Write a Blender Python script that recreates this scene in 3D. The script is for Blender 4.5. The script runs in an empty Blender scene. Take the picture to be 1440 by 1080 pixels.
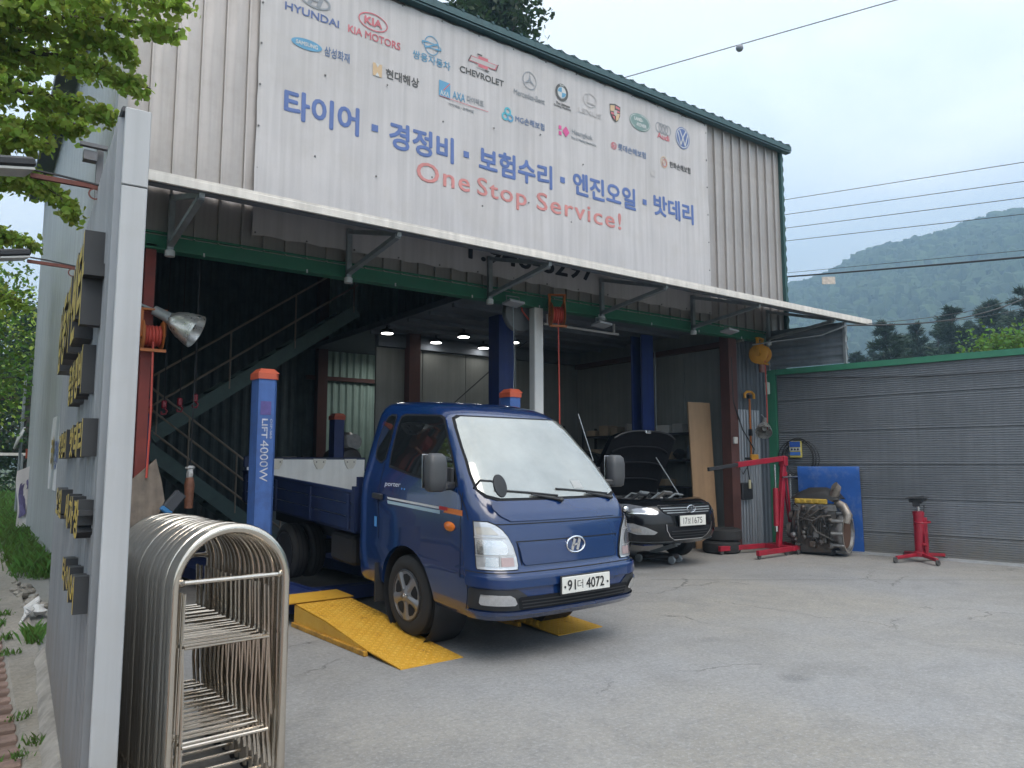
import bpy, bmesh, math, random
from mathutils import Matrix, Vector, noise
random.seed(7)
PI = math.pi; RAD = math.radians
SC = bpy.context.scene; COL = SC.collection

# ------------------------------------------------------------------ camera
cam = bpy.data.cameras.new('camera'); camo = bpy.data.objects.new('camera', cam); COL.objects.link(camo)
camo.location = (0, 0, 1.5); camo.rotation_euler = (RAD(90 + 6.035), 0, RAD(-35.69))
cam.sensor_width = 36; cam.lens = 26.25; cam.clip_start = .05; cam.clip_end = 6000
SC.camera = camo
# ------------------------------------------------------------------ world, sun, exposure
SUN_AZ, SUN_EL = RAD(190), RAD(55)          # azimuth from +Y towards +X
W = bpy.data.worlds.new('World'); SC.world = W; W.use_nodes = True
nt = W.node_tree; N = nt.nodes; L = nt.links
bg = N['Background']; bg.inputs[1].default_value = .15
sky = N.new('ShaderNodeTexSky'); sky.sky_type = 'NISHITA'; sky.sun_disc = False
sky.sun_elevation = SUN_EL; sky.sun_rotation = SUN_AZ; sky.dust_density = 3.0; sky.air_density = 1.2; sky.altitude = 100
tc = N.new('ShaderNodeTexCoord'); mp = N.new('ShaderNodeMapping'); mp.inputs['Scale'].default_value = (1.0, 1.0, 2.6)
L.new(tc.outputs['Generated'], mp.inputs[0])
n1 = N.new('ShaderNodeTexNoise'); n1.inputs['Scale'].default_value = 2.3; n1.inputs['Detail'].default_value = 9; n1.inputs['Roughness'].default_value = .52
n1.inputs['Distortion'].default_value = .35; L.new(mp.outputs[0], n1.inputs[0])
cr = N.new('ShaderNodeValToRGB'); cr.color_ramp.elements[0].position = .42; cr.color_ramp.elements[1].position = .66
cr.color_ramp.elements[0].color = (.64, .64, .64, 1); cr.color_ramp.elements[1].color = (1, 1, 1, 1)
L.new(n1.outputs[0], cr.inputs[0])
mx = N.new('ShaderNodeMixRGB'); L.new(cr.outputs[0], mx.inputs[0]); L.new(sky.outputs[0], mx.inputs[1]); mx.inputs[2].default_value = (8.5, 8.25, 7.9, 1)
L.new(mx.outputs[0], bg.inputs[0])
sl = bpy.data.lights.new('sun', 'SUN'); slo = bpy.data.objects.new('sun', sl); COL.objects.link(slo)
sl.energy = 1.5; sl.angle = RAD(40); sl.color = (1, .91, .80)
_d = Vector((math.sin(SUN_AZ) * math.cos(SUN_EL), math.cos(SUN_AZ) * math.cos(SUN_EL), math.sin(SUN_EL)))
slo.rotation_euler = _d.to_track_quat('Z', 'Y').to_euler(); slo.location = (0, 0, 60)
VS = SC.view_settings; VS.view_transform = 'Standard'; VS.look = 'None'; VS.exposure = 1.2; VS.gamma = 1; VS.use_curve_mapping = False
SC.render.engine = 'CYCLES'; SC.cycles.use_denoising = True; SC.cycles.max_bounces = 7; SC.cycles.diffuse_bounces = 4; SC.cycles.glossy_bounces = 3
SC.cycles.transmission_bounces = 5; SC.cycles.transparent_max_bounces = 8; SC.cycles.volume_bounces = 0; SC.cycles.caustics_reflective = False; SC.cycles.caustics_refractive = False

# ------------------------------------------------------------------ helpers
MATS = {}
def mat(name, c=(.5, .5, .5), r=.6, m=0, var=.14, sc=5, bump=0, bsc=60, coat=0, spec=.5, dirt=None, damt=.5, dsc=2.5, streak=0, rnd=0, emit=0, trans=0, alpha=1, splash=None):
    if name in MATS: return MATS[name]
    M = bpy.data.materials.new(name); M.use_nodes = True; nt = M.node_tree; N = nt.nodes; L = nt.links
    P = N['Principled BSDF']; P.inputs['Roughness'].default_value = r; P.inputs['Metallic'].default_value = m
    P.inputs['Specular IOR Level'].default_value = spec; P.inputs['Coat Weight'].default_value = coat; P.inputs['Coat Roughness'].default_value = .04
    tc = N.new('ShaderNodeTexCoord'); out = None
    rgb = N.new('ShaderNodeRGB'); rgb.outputs[0].default_value = (*c, 1); out = rgb.outputs[0]
    def mult(sock, fac_sock, lo, hi):
        mr = N.new('ShaderNodeMapRange'); mr.inputs[3].default_value = lo; mr.inputs[4].default_value = hi; L.new(fac_sock, mr.inputs[0])
        mxx = N.new('ShaderNodeVectorMath'); mxx.operation = 'SCALE'; L.new(sock, mxx.inputs[0]); L.new(mr.outputs[0], mxx.inputs['Scale'])
        return mxx.outputs[0]
    if var:
        n = N.new('ShaderNodeTexNoise'); n.inputs['Scale'].default_value = sc; n.inputs['Detail'].default_value = 7; n.inputs['Roughness'].default_value = .65
        L.new(tc.outputs['Object'], n.inputs[0])
        mr = N.new('ShaderNodeMapRange'); mr.inputs[1].default_value = .3; mr.inputs[2].default_value = .7; L.new(n.outputs[0], mr.inputs[0])
        out = mult(out, mr.outputs[0], 1 - var, 1 + var)
        rr = N.new('ShaderNodeMapRange'); rr.inputs[3].default_value = max(r - .08, 0.02); rr.inputs[4].default_value = min(r + .1, 1); L.new(mr.outputs[0], rr.inputs[0])
        L.new(rr.outputs[0], P.inputs['Roughness'])
    if rnd:
        oi = N.new('ShaderNodeObjectInfo'); out = mult(out, oi.outputs['Random'], 1 - rnd, 1 + rnd)
    if streak:
        mpp = N.new('ShaderNodeMapping'); mpp.inputs['Scale'].default_value = (9, 9, .35); L.new(tc.outputs['Object'], mpp.inputs[0])
        n = N.new('ShaderNodeTexNoise'); n.inputs['Scale'].default_value = 1.6; n.inputs['Detail'].default_value = 6; L.new(mpp.outputs[0], n.inputs[0])
        mr = N.new('ShaderNodeMapRange'); mr.inputs[1].default_value = .35; mr.inputs[2].default_value = .7; L.new(n.outputs[0], mr.inputs[0])
        out = mult(out, mr.outputs[0], 1, 1 - streak)
    if dirt:
        n = N.new('ShaderNodeTexNoise'); n.inputs['Scale'].default_value = dsc; n.inputs['Detail'].default_value = 9; n.inputs['Roughness'].default_value = .7
        L.new(tc.outputs['Object'], n.inputs[0])
        mr = N.new('ShaderNodeMapRange'); mr.inputs[1].default_value = .5; mr.inputs[2].default_value = .68; mr.inputs[4].default_value = damt; L.new(n.outputs[0], mr.inputs[0])
        mm = N.new('ShaderNodeMixRGB'); L.new(mr.outputs[0], mm.inputs[0]); L.new(out, mm.inputs[1]); mm.inputs[2].default_value = (*dirt, 1); out = mm.outputs[0]
    if splash:
        sx = N.new('ShaderNodeSeparateXYZ'); L.new(tc.outputs['Object'], sx.inputs[0]); n = N.new('ShaderNodeTexNoise'); n.inputs['Scale'].default_value = 6; n.inputs['Detail'].default_value = 8; L.new(tc.outputs['Object'], n.inputs[0])
        ms = N.new('ShaderNodeMath'); ms.operation = 'MULTIPLY_ADD'; L.new(n.outputs[0], ms.inputs[0]); ms.inputs[1].default_value = -.9; L.new(sx.outputs[2], ms.inputs[2])
        mr = N.new('ShaderNodeMapRange'); mr.inputs[1].default_value = -.42; mr.inputs[2].default_value = .12; mr.inputs[3].default_value = .75; mr.inputs[4].default_value = 0; L.new(ms.outputs[0], mr.inputs[0])
        mm = N.new('ShaderNodeMixRGB'); L.new(mr.outputs[0], mm.inputs[0]); L.new(out, mm.inputs[1]); mm.inputs[2].default_value = (*splash, 1); out = mm.outputs[0]
    L.new(out, P.inputs['Base Color'])
    if emit:
        P.inputs['Emission Color'].default_value = (*c, 1); P.inputs['Emission Strength'].default_value = emit
    if trans: P.inputs['Transmission Weight'].default_value = trans
    if alpha < 1: P.inputs['Alpha'].default_value = alpha
    if bump:
        n = N.new('ShaderNodeTexNoise'); n.inputs['Scale'].default_value = bsc; n.inputs['Detail'].default_value = 5; L.new(tc.outputs['Object'], n.inputs[0])
        b = N.new('ShaderNodeBump'); b.inputs['Strength'].default_value = bump; b.inputs['Distance'].default_value = .01; L.new(n.outputs[0], b.inputs['Height'])
        L.new(b.outputs[0], P.inputs['Normal'])
    MATS[name] = M
    return M

def T(x, y=0, z=0): return Matrix.Translation((x, y, z))
def RX(d): return Matrix.Rotation(RAD(d), 4, 'X')
def RY(d): return Matrix.Rotation(RAD(d), 4, 'Y')
def RZ(d): return Matrix.Rotation(RAD(d), 4, 'Z')
def basis(o, ex, ey, ez):
    return Matrix(((ex[0], ey[0], ez[0], o[0]), (ex[1], ey[1], ez[1], o[1]), (ex[2], ey[2], ez[2], o[2]), (0, 0, 0, 1)))
def aim(a, b):
    a = Vector(a); b = Vector(b); z = (b - a).normalized(); return T(*a) @ z.to_track_quat('Z', 'Y').to_matrix().to_4x4(), (b - a).length

class MB:
    def __init__(s): s.v = []; s.f = []; s.mi = []; s.cur = 0
    def add(s, vs, fs, M=None):
        k = len(s.v)
        s.v += [tuple(M @ Vector(p)) for p in vs] if M is not None else [tuple(p) for p in vs]
        s.f += [tuple(i + k for i in q) for q in fs]; s.mi += [s.cur] * len(fs); return s
    def box(s, c, d, M=None, b=0):
        x, y, z = d[0] / 2, d[1] / 2, d[2] / 2; c = Vector(c)
        if not b:
            vs = [c + Vector((sx * x, sy * y, sz * z)) for sz in (-1, 1) for sx, sy in ((-1, -1), (1, -1), (1, 1), (-1, 1))]
            return s.add(vs, [(3, 2, 1, 0), (4, 5, 6, 7), (0, 1, 5, 4), (1, 2, 6, 5), (2, 3, 7, 6), (3, 0, 4, 7)], M)
        b = min(b, x * .49, y * .49, z * .49); vs = []; ix = {}
        for sx in (-1, 1):
            for sy in (-1, 1):
                for sz in (-1, 1):
                    for a in range(3):
                        p = Vector((sx * (x - b), sy * (y - b), sz * (z - b))); p[a] += (sx, sy, sz)[a] * b
                        ix[(sx, sy, sz, a)] = len(vs); vs.append(c + p)
        fs = []
        for a in range(3):
            o = [i for i in range(3) if i != a]
            for sg in (-1, 1):
                q = []
                for u, w in ((-1, -1), (1, -1), (1, 1), (-1, 1)):
                    t = [0, 0, 0]; t[a] = sg; t[o[0]] = u; t[o[1]] = w; q.append(ix[(*t, a)])
                fs.append(q)
        for a in range(3):
            o = [i for i in range(3) if i != a]
            for u in (-1, 1):
                for w in (-1, 1):
                    t = [0, 0, 0]; t[o[0]] = u; t[o[1]] = w; t0 = t[:]; t0[a] = -1; t1 = t[:]; t1[a] = 1
                    fs.append([ix[(*t0, o[0])], ix[(*t1, o[0])], ix[(*t1, o[1])], ix[(*t0, o[1])]])
        for sx in (-1, 1):
            for sy in (-1, 1):
                for sz in (-1, 1): fs.append([ix[(sx, sy, sz, a)] for a in range(3)])
        return s.add(vs, fs, M)
    def tube(s, path, r, n=8, cap=True, closed=False):
        P = [Vector(p) for p in path]; k = len(P); R = r if isinstance(r, (list, tuple)) else [r] * k
        up = None; vs = []
        for i in range(k):
            if closed: t = (P[(i + 1) % k] - P[i - 1])
            else: t = (P[min(i + 1, k - 1)] - P[max(i - 1, 0)])
            t.normalize()
            if up is None:
                up = Vector((0, 0, 1)) if abs(t.z) < .9 else Vector((1, 0, 0))
            x = up.cross(t)
            if x.length < 1e-6: x = Vector((1, 0, 0)).cross(t)
            x.normalize(); y = t.cross(x); up = y
            vs += [P[i] + (x * math.cos(2 * PI * j / n) + y * math.sin(2 * PI * j / n)) * R[i] for j in range(n)]
        fs = []
        for i in range(k if closed else k - 1):
            a = i * n; b = ((i + 1) % k) * n
            fs += [(a + j, a + (j + 1) % n, b + (j + 1) % n, b + j) for j in range(n)]
        if cap and not closed: fs += [tuple(range(n))[::-1], tuple((k - 1) * n + j for j in range(n))]
        return s.add(vs, fs)
    def bar(s, a, b, w, h=None, M=None, bev=0):
        Q, l = aim(a, b); return s.box((0, 0, l / 2), (w, h or w, l), (M @ Q) if M is not None else Q, bev)
    def rod(s, a, b, r, n=8): return s.tube([a, b], r, n)
    def lathe(s, prof, n=24, M=None, closed=False):
        vs = []; fs = []
        for r, h in prof: vs += [(r * math.cos(2 * PI * j / n), r * math.sin(2 * PI * j / n), h) for j in range(n)]
        k = len(prof)
        for i in range(k if closed else k - 1):
            a = i * n; b = ((i + 1) % k) * n
            fs += [(a + j, a + (j + 1) % n, b + (j + 1) % n, b + j) for j in range(n)]
        if not closed:
            fs += [tuple(range(n))[::-1], tuple((k - 1) * n + j for j in range(n))]
        return s.add(vs, fs, M)
    def prism(s, poly, h0, h1, M=None):
        n = len(poly); vs = [(x, y, h0) for x, y in poly] + [(x, y, h1) for x, y in poly]
        fs = [tuple(range(n))[::-1], tuple(range(n, 2 * n))] + [(i, (i + 1) % n, n + (i + 1) % n, n + i) for i in range(n)]
        return s.add(vs, fs, M)
    def grid(s, rows, M=None, cu=False):
        a = len(rows); b = len(rows[0]); vs = [p for r in rows for p in r]
        fs = [(i * b + j, i * b + (j + 1) % b, (i + 1) * b + (j + 1) % b, (i + 1) * b + j) for i in range(a - 1) for j in range(b if cu else b - 1)]
        return s.add(vs, fs, M)
    def ring(s, rx, ry, w, n=32, h=0, M=None, tilt=0):
        vs = []
        for j in range(n):
            t = 2 * PI * j / n
            vs += [((rx) * math.cos(t), (ry) * math.sin(t), h), ((rx - w) * math.cos(t), (ry - w) * math.sin(t), h)]
        return s.add(vs, [(2 * j, 2 * ((j + 1) % n), 2 * ((j + 1) % n) + 1, 2 * j + 1) for j in range(n)], M)
    def disc(s, rx, ry, n=32, h=0, M=None, c=(0, 0)):
        return s.add([(c[0] + rx * math.cos(2 * PI * j / n), c[1] + ry * math.sin(2 * PI * j / n), h) for j in range(n)], [tuple(range(n))], M)
    def poly(s, pts, M=None): return s.add(pts, [tuple(range(len(pts)))], M)
    def blob(s, c, r, seed=0, M=None, n=7, k=5, amp=.25):
        rng = random.Random(seed); rows = []
        for i in range(k + 1):
            th = PI * i / k; row = []
            for j in range(n):
                q = 1 + amp * (rng.random() - .5) * 2
                row.append((c[0] + r[0] * q * math.sin(th) * math.cos(2 * PI * j / n), c[1] + r[1] * q * math.sin(th) * math.sin(2 * PI * j / n), c[2] + r[2] * (q if 0 < i < k else 1) * math.cos(th)))
            rows.append(row)
        return s.grid(rows, M, True)
    def mesh(s, name, mats, smooth=False, ang=40):
        me = bpy.data.meshes.new(name); me.from_pydata(s.v, [], s.f); me.update()
        for m in (mats if isinstance(mats, (list, tuple)) else [mats]): me.materials.append(m)
        if max(s.mi, default=0): me.polygons.foreach_set('material_index', s.mi)
        if smooth:
            me.polygons.foreach_set('use_smooth', [True] * len(me.polygons))
            try: me.set_sharp_from_angle(angle=RAD(ang))
            except Exception: pass
        return me
def tag(o, label=None, cat=None, group=None, kind=None):
    for k, v in (('label', label), ('category', cat), ('group', group), ('kind', kind)):
        if v: o[k] = v
    return o
def link(name, data, parent=None, M=None):
    o = bpy.data.objects.new(name, data); COL.objects.link(o)
    if parent: o.parent = parent
    if M is not None: o.matrix_local = M
    return o
def ob(name, mb, m, parent=None, smooth=False, M=None, label=None, cat=None, group=None, kind=None, ang=40):
    return tag(link(name, mb.mesh(name, m, smooth, ang), parent, M), label, cat, group, kind)
def thing(name, loc=(0, 0, 0), rz=0, label=None, cat=None, group=None, kind=None):
    o = link(name, None); o.location = loc; o.rotation_euler = (0, 0, RAD(rz)); o.empty_display_size = .1
    return tag(o, label, cat, group, kind)
def inst(name, data, parent, M, **k): return tag(link(name, data, parent, M), **k)
def copy_tree(o, parent=None):
    c = o.copy(); COL.objects.link(c)
    if parent: c.parent = parent
    for ch in list(o.children): copy_tree(ch, c)
    return c
def text_mb(body, bold=0, space=1.0, depth=0, res=3):
    """verts/faces of a text normalised to a unit box"""
    cu = bpy.data.curves.new('t', 'FONT'); cu.body = body; cu.size = 1; cu.offset = bold if depth else 0; cu.space_character = space; cu.extrude = depth; cu.resolution_u = res
    o = bpy.data.objects.new('t', cu); COL.objects.link(o)
    dg = bpy.context.evaluated_depsgraph_get(); dg.update()
    me = bpy.data.meshes.new_from_object(o.evaluated_get(dg))
    vs = [v.co.copy() for v in me.vertices]; fs = [tuple(p.vertices) for p in me.polygons]
    bpy.data.objects.remove(o); bpy.data.meshes.remove(me); bpy.data.curves.remove(cu)
    if bold and not depth:      # heavier strokes: the glyphs laid a few times side by side, each a hair deeper
        b0, f0 = vs, fs; vs, fs = [], []
        for k in range(9):
            a = 2 * PI * k / 8; dx, dy = (bold * math.cos(a), bold * math.sin(a)) if k < 8 else (0, 0); n0 = len(vs)
            vs += [Vector((v.x + dx, v.y + dy, -.0004 * k)) for v in b0]; fs += [tuple(i + n0 for i in q) for q in f0]
    x0 = min(v.x for v in vs); x1 = max(v.x for v in vs); y0 = min(v.y for v in vs); y1 = max(v.y for v in vs)
    return [((v.x - x0) / (x1 - x0), (v.y - y0) / (y1 - y0), v.z) for v in vs], fs
def text(name, body, m, parent, o, ex, ey, w, h, bold=0, depth=0, space=1.0, **k):
    vs, fs = text_mb(body, bold, space, depth); ex = Vector(ex); ey = Vector(ey); ez = ex.cross(ey)
    mb = MB(); mb.add([(x * w, y * h, z) for x, y, z in vs], fs, basis(o, ex, ey, ez))
    return ob(name, mb, m, parent, **k)
def corr(mb, u0, u1, h0, h1, pitch, amp, M, flat=.5):
    """corrugated sheet: profile along local x, height along local z, relief along local y"""
    n = max(1, int(round((u1 - u0) / pitch))); p = (u1 - u0) / n; pts = []
    for i in range(n):
        x = u0 + i * p; a = p * (1 - flat) / 2; b = p * flat / 2
        pts += [(x, 0), (x + b, 0), (x + b + a, amp), (x + 2 * b + a, amp)]
    pts.append((u1, 0))
    return mb.grid([[(x, y, h0) for x, y in pts], [(x, y, h1) for x, y in pts]], M)

# common materials
steel = mat('stainless', (.64, .58, .50), .17, 1, 0, 3)
blackpl = mat('black_plastic', (.022, .023, .026), .5, 0, .2)
rubber = mat('tyre_rubber', (.02, .02, .021), .82, 0, .25, 12, bump=.2)
darksteel = mat('dark_steel', (.07, .07, .075), .5, .6, .25, 12, dirt=(.12, .07, .04), damt=.4)
galv = mat('galvanised_frame', (.3, .33, .35), .5, .5, .2, 8)
white = mat('white_paint', (.72, .72, .7), .5, 0, .06, 4, streak=.12)
redp = mat('red_paint', (.30, .012, .03), .42, 0, .18, 8, dirt=(.1, .03, .03), damt=.5)
greenp = mat('green_paint', (.03, .17, .10), .5, 0, .15, 5, dirt=(.05, .08, .06), damt=.4)
chrome = mat('chrome', (.8, .8, .82), .1, 1, 0)
# ------------------------------------------------------------------ ground and paving
def node_mat(name):
    M = bpy.data.materials.new(name); M.use_nodes = True; return M, M.node_tree.nodes, M.node_tree.links, M.node_tree.nodes['Principled BSDF']
def concrete(name, base, warm, dark, r=.8):
    M, N, L, P = node_mat(name); tc = N.new('ShaderNodeTexCoord'); C = tc.outputs['Object']
    def noise_(sc, det=8, rough=.6, dist=0):
        n = N.new('ShaderNodeTexNoise'); n.inputs['Scale'].default_value = sc; n.inputs['Detail'].default_value = det; n.inputs['Roughness'].default_value = rough; n.inputs['Distortion'].default_value = dist; L.new(C, n.inputs[0]); return n.outputs[0]
    def rng(s, a, b, c=0, d=1):
        m = N.new('ShaderNodeMapRange'); m.inputs[1].default_value = a; m.inputs[2].default_value = b; m.inputs[3].default_value = c; m.inputs[4].default_value = d; L.new(s, m.inputs[0]); return m.outputs[0]
    def mix(f, a, b):
        m = N.new('ShaderNodeMixRGB'); L.new(f, m.inputs[0])
        for k, x in ((1, a), (2, b)):
            if isinstance(x, tuple): m.inputs[k].default_value = (*x, 1)
            else: L.new(x, m.inputs[k])
        return m.outputs[0]
    c = mix(rng(noise_(.3, 6, .55), .40, .62), base, warm)
    c = mix(rng(noise_(.9, 10, .7, .8), .48, .74, 0, .8), c, dark)
    vo = N.new('ShaderNodeTexVoronoi'); vo.inputs['Scale'].default_value = .9; ad2 = N.new('ShaderNodeVectorMath'); ad2.operation = 'MULTIPLY_ADD'; wn = N.new('ShaderNodeTexNoise'); wn.inputs['Scale'].default_value = 7; wn.inputs['Detail'].default_value = 5; L.new(C, wn.inputs[0]); L.new(wn.outputs['Color'], ad2.inputs[0]); ad2.inputs[1].default_value = (.16, .16, 0); L.new(C, ad2.inputs[2]); L.new(ad2.outputs[0], vo.inputs[0])
    c = mix(rng(vo.outputs['Distance'], .05, .15, .7, 0), c, tuple(x * .35 for x in base))
    c = mix(rng(noise_(3.5, 10, .75), .45, .72, 0, .45), c, tuple(x * .55 for x in base))
    c = mix(rng(noise_(2.3, 10, .8, 1.5), .55, .72, 0, .35), c, tuple(min(1, x * 1.5) for x in base))
    c = mix(rng(noise_(24, 8, .8), .46, .66, 0, .65), c, tuple(x * .55 for x in base))
    c = mix(rng(noise_(38, 6, .8), .5, .66, 0, .6), c, tuple(min(1, x * 1.5) for x in base))
    c = mix(rng(noise_(110, 3, .8), .60, .70, 0, .65), c, tuple(x * .3 for x in base))
    # cracks
    w = N.new('ShaderNodeTexNoise'); w.inputs['Scale'].default_value = 2.2; w.inputs['Detail'].default_value = 10; w.inputs['Roughness'].default_value = .7; L.new(C, w.inputs[0])
    ad = N.new('ShaderNodeVectorMath'); ad.operation = 'MULTIPLY_ADD'; L.new(w.outputs['Color'], ad.inputs[0]); ad.inputs[1].default_value = (.7, .7, 0); L.new(C, ad.inputs[2])
    v = N.new('ShaderNodeTexVoronoi'); v.feature = 'DISTANCE_TO_EDGE'; v.inputs['Scale'].default_value = .42; L.new(ad.outputs[0], v.inputs[0])
    cm = rng(v.outputs['Distance'], .0, .0038, 1, 0)
    gate = rng(noise_(.5, 3), .51, .57)
    ml = N.new('ShaderNodeMath'); ml.operation = 'MULTIPLY'; L.new(cm, ml.inputs[0]); L.new(gate, ml.inputs[1])
    c = mix(rng(ml.outputs[0], 0, 1, 0, .8), c, tuple(x * .25 for x in base))
    L.new(c, P.inputs['Base Color']); P.inputs['Roughness'].default_value = r
    b = N.new('ShaderNodeBump'); b.inputs['Strength'].default_value = .35; b.inputs['Distance'].default_value = .006; L.new(noise_(45, 6, .7), b.inputs['Height'])
    b2 = N.new('ShaderNodeBump'); b2.inputs['Strength'].default_value = .5; b2.inputs['Distance'].default_value = .01; b2.invert = True; L.new(ml.outputs[0], b2.inputs['Height']); L.new(b.outputs[0], b2.inputs['Normal']); L.new(b2.outputs[0], P.inputs['Normal'])
    return M
M_yard = concrete('yard_concrete', (.262, .264, .266), (.285, .268, .235), (.165, .162, .155), .72)
M_strip = concrete('gutter_concrete', (.25, .235, .215), (.3, .27, .22), (.12, .11, .10), .9)
M_soil = mat('soil_grass', (.06, .085, .03), .95, 0, .5, .8)
g = MB(); S = 2600
g.add([(-S, -S, -.16), (S, -S, -.16), (S, S, -.16), (-S, S, -.16)], [(0, 1, 2, 3)]); ob('ground', g, M_soil, kind='structure')
g = MB(); g.box((12.75, 5, -.1), (24.5, 30, .2)); ob('yard', g, M_yard, kind='structure')
# road on the far side of the pavement
g = MB(); g.box((-6.2, 15, -.16), (8, 90, .08)); ob('road', g, mat('asphalt', (.05, .05, .052), .9, 0, .3, 3, bump=.3, bsc=90), kind='structure')
g = MB()
for i in range(90): g.box((-2.1, -29.5 + i, -.05), (.2, .985, .24), None, .02)
ob('kerb', g, M_strip, kind='structure')
g = MB(); a_ = Vector((7.2, 6.95, .0015)); b_ = Vector((13.2, 2.6, .0015)); d_ = (b_ - a_).normalized(); n_ = Vector((-d_.y, d_.x, 0)) * .006; g.add([a_ - n_, a_ + n_, b_ + n_, b_ - n_], [(0, 1, 2, 3)]); ob('joint', g, mat('joint_dark', (.06, .058, .05), .95, 0, .3, 20), kind='structure')
# brick footpath: single bricks near the camera, brick pattern beyond
M_brick = mat('paving_brick', (.20, .135, .115), .9, 0, .3, 14, bump=.4, bsc=50, dirt=(.1, .1, .075), damt=.6, dsc=4, rnd=.28)
Mb, N, L, P = node_mat('brick_path'); tc = N.new('ShaderNodeTexCoord'); bt = N.new('ShaderNodeTexBrick'); bt.inputs['Scale'].default_value = 1
bt.inputs['Brick Width'].default_value = .21; bt.inputs['Row Height'].default_value = .107; bt.inputs['Mortar Size'].default_value = .006
bt.inputs['Color1'].default_value = (.22, .155, .125, 1); bt.inputs['Color2'].default_value = (.16, .115, .095, 1); bt.inputs['Mortar'].default_value = (.06, .055, .04, 1)
L.new(tc.outputs['Object'], bt.inputs[0]); nn = N.new('ShaderNodeTexNoise'); nn.inputs['Scale'].default_value = 3; nn.inputs['Detail'].default_value = 8; L.new(tc.outputs['Object'], nn.inputs[0])
mm = N.new('ShaderNodeMixRGB'); mm.blend_type = 'OVERLAY'; mm.inputs[0].default_value = .7; L.new(bt.outputs[0], mm.inputs[1]); L.new(nn.outputs[0], mm.inputs[2]); L.new(mm.outputs[0], P.inputs['Base Color']); P.inputs['Roughness'].default_value = .95
g = MB(); g.box((-.85, 31.5, -.04), (2.3, 45, .06)); g.box((-.85, -8, -.04), (2.3, 24, .06)); g.box((-.85, 6.5, -.06), (2.3, 5, .04))
path = ob('footpath', g, Mb, kind='structure')
bm_ = MB().box((0, 0, 0), (.2, .098, .05), None, .006).mesh('brick', M_brick)
for j in range(46):
    for i in range(6):
        x = .3 - .105 - i * .207 - (.1 if j % 2 else 0)
        if x < -.95: continue
        inst('brick', bm_, path, T(x, 4.06 + j * .1065, -.038 + random.uniform(-.004, .006)) @ RX(random.uniform(-2, 2)) @ RY(random.uniform(-1.5, 1.5)) @ RZ(random.uniform(-1.2, 1.2)))
g = MB(); rows = []
for j in range(120):
    y = 3 + j * .25; rows.append([(x, y, z + .025 * noise.noise((x * 6, y * 2.3, 0)) + (.03 if y > 8 else 0)) for x, z in ((.28, -.05), (.31, .0), (.38, .005), (.45, .01), (.52, .02))])
g.grid(rows); ob('gutter', g, M_strip, kind='structure', smooth=True)
# ------------------------------------------------------------------ hill with forest
def hill_h(x, y):
    d = math.hypot(x, y); az = math.degrees(math.atan2(x, y))
    t = (az - 38) / 50
    K = ((-70, 14), (0, 18), (30, 60), (45, 122), (55.7, 160), (59, 173), (62.4, 191), (70, 206), (80, 222), (140, 230)); top = next((h0 + (h1 - h0) * (az - a0) / (a1 - a0) for (a0, h0), (a1, h1) in zip(K, K[1:]) if az <= a1), 230) + 4 * noise.noise((az * .3, 3, 1)) + 3 * noise.noise((az * .9, 8, 1))
    s = max(0, min(1, (d - 260) / 520)); s = s * s * (3 - 2 * s)
    return max(0, top) * s + (9 * noise.noise((x * .012, y * .012, 2)) * s * (1 - s))
g = MB(); rows = []
for i in range(44):
    d = 240 + i * 18; rows.append([(d * math.sin(RAD(a)), d * math.cos(RAD(a)), hill_h(d * math.sin(RAD(a)), d * math.cos(RAD(a))) - 1) for a in [-60 + 2 * k for k in range(96)]])
g.grid(rows); ob('hill', g, mat('hill_soil', (.03, .05, .02), .95, 0, .4, .05), kind='structure', smooth=True)
g = MB(); rng = random.Random(5); k = 0
lump = MB().blob((0, 0, 0), (1, 1, 1), 3, None, 6, 4, .3)
while k < 13000:
    a = rng.uniform(42, 88); d = math.sqrt(rng.uniform(300 ** 2, 830 ** 2)); x = d * math.sin(RAD(a)); y = d * math.cos(RAD(a)); h = hill_h(x, y)
    if h < 3: k += 1; continue
    r = rng.uniform(2.4, 5.2); M = T(x, y, h + r * .45) @ RZ(rng.uniform(0, 360)) @ Matrix.Diagonal((r, r, r * rng.uniform(.8, 1.6), 1))
    g.cur = rng.randrange(3); g.add(lump.v, lump.f, M); k += 1
ob('forest', g, [mat('far_leaf_a', (.035, .06, .02), .9, 0, .3, .5), mat('far_leaf_b', (.05, .085, .03), .9, 0, .3, .5), mat('far_leaf_c', (.022, .045, .02), .9, 0, .3, .5)], kind='stuff', label='dense forest covering the distant blue hill', cat='forest', smooth=True)
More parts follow.
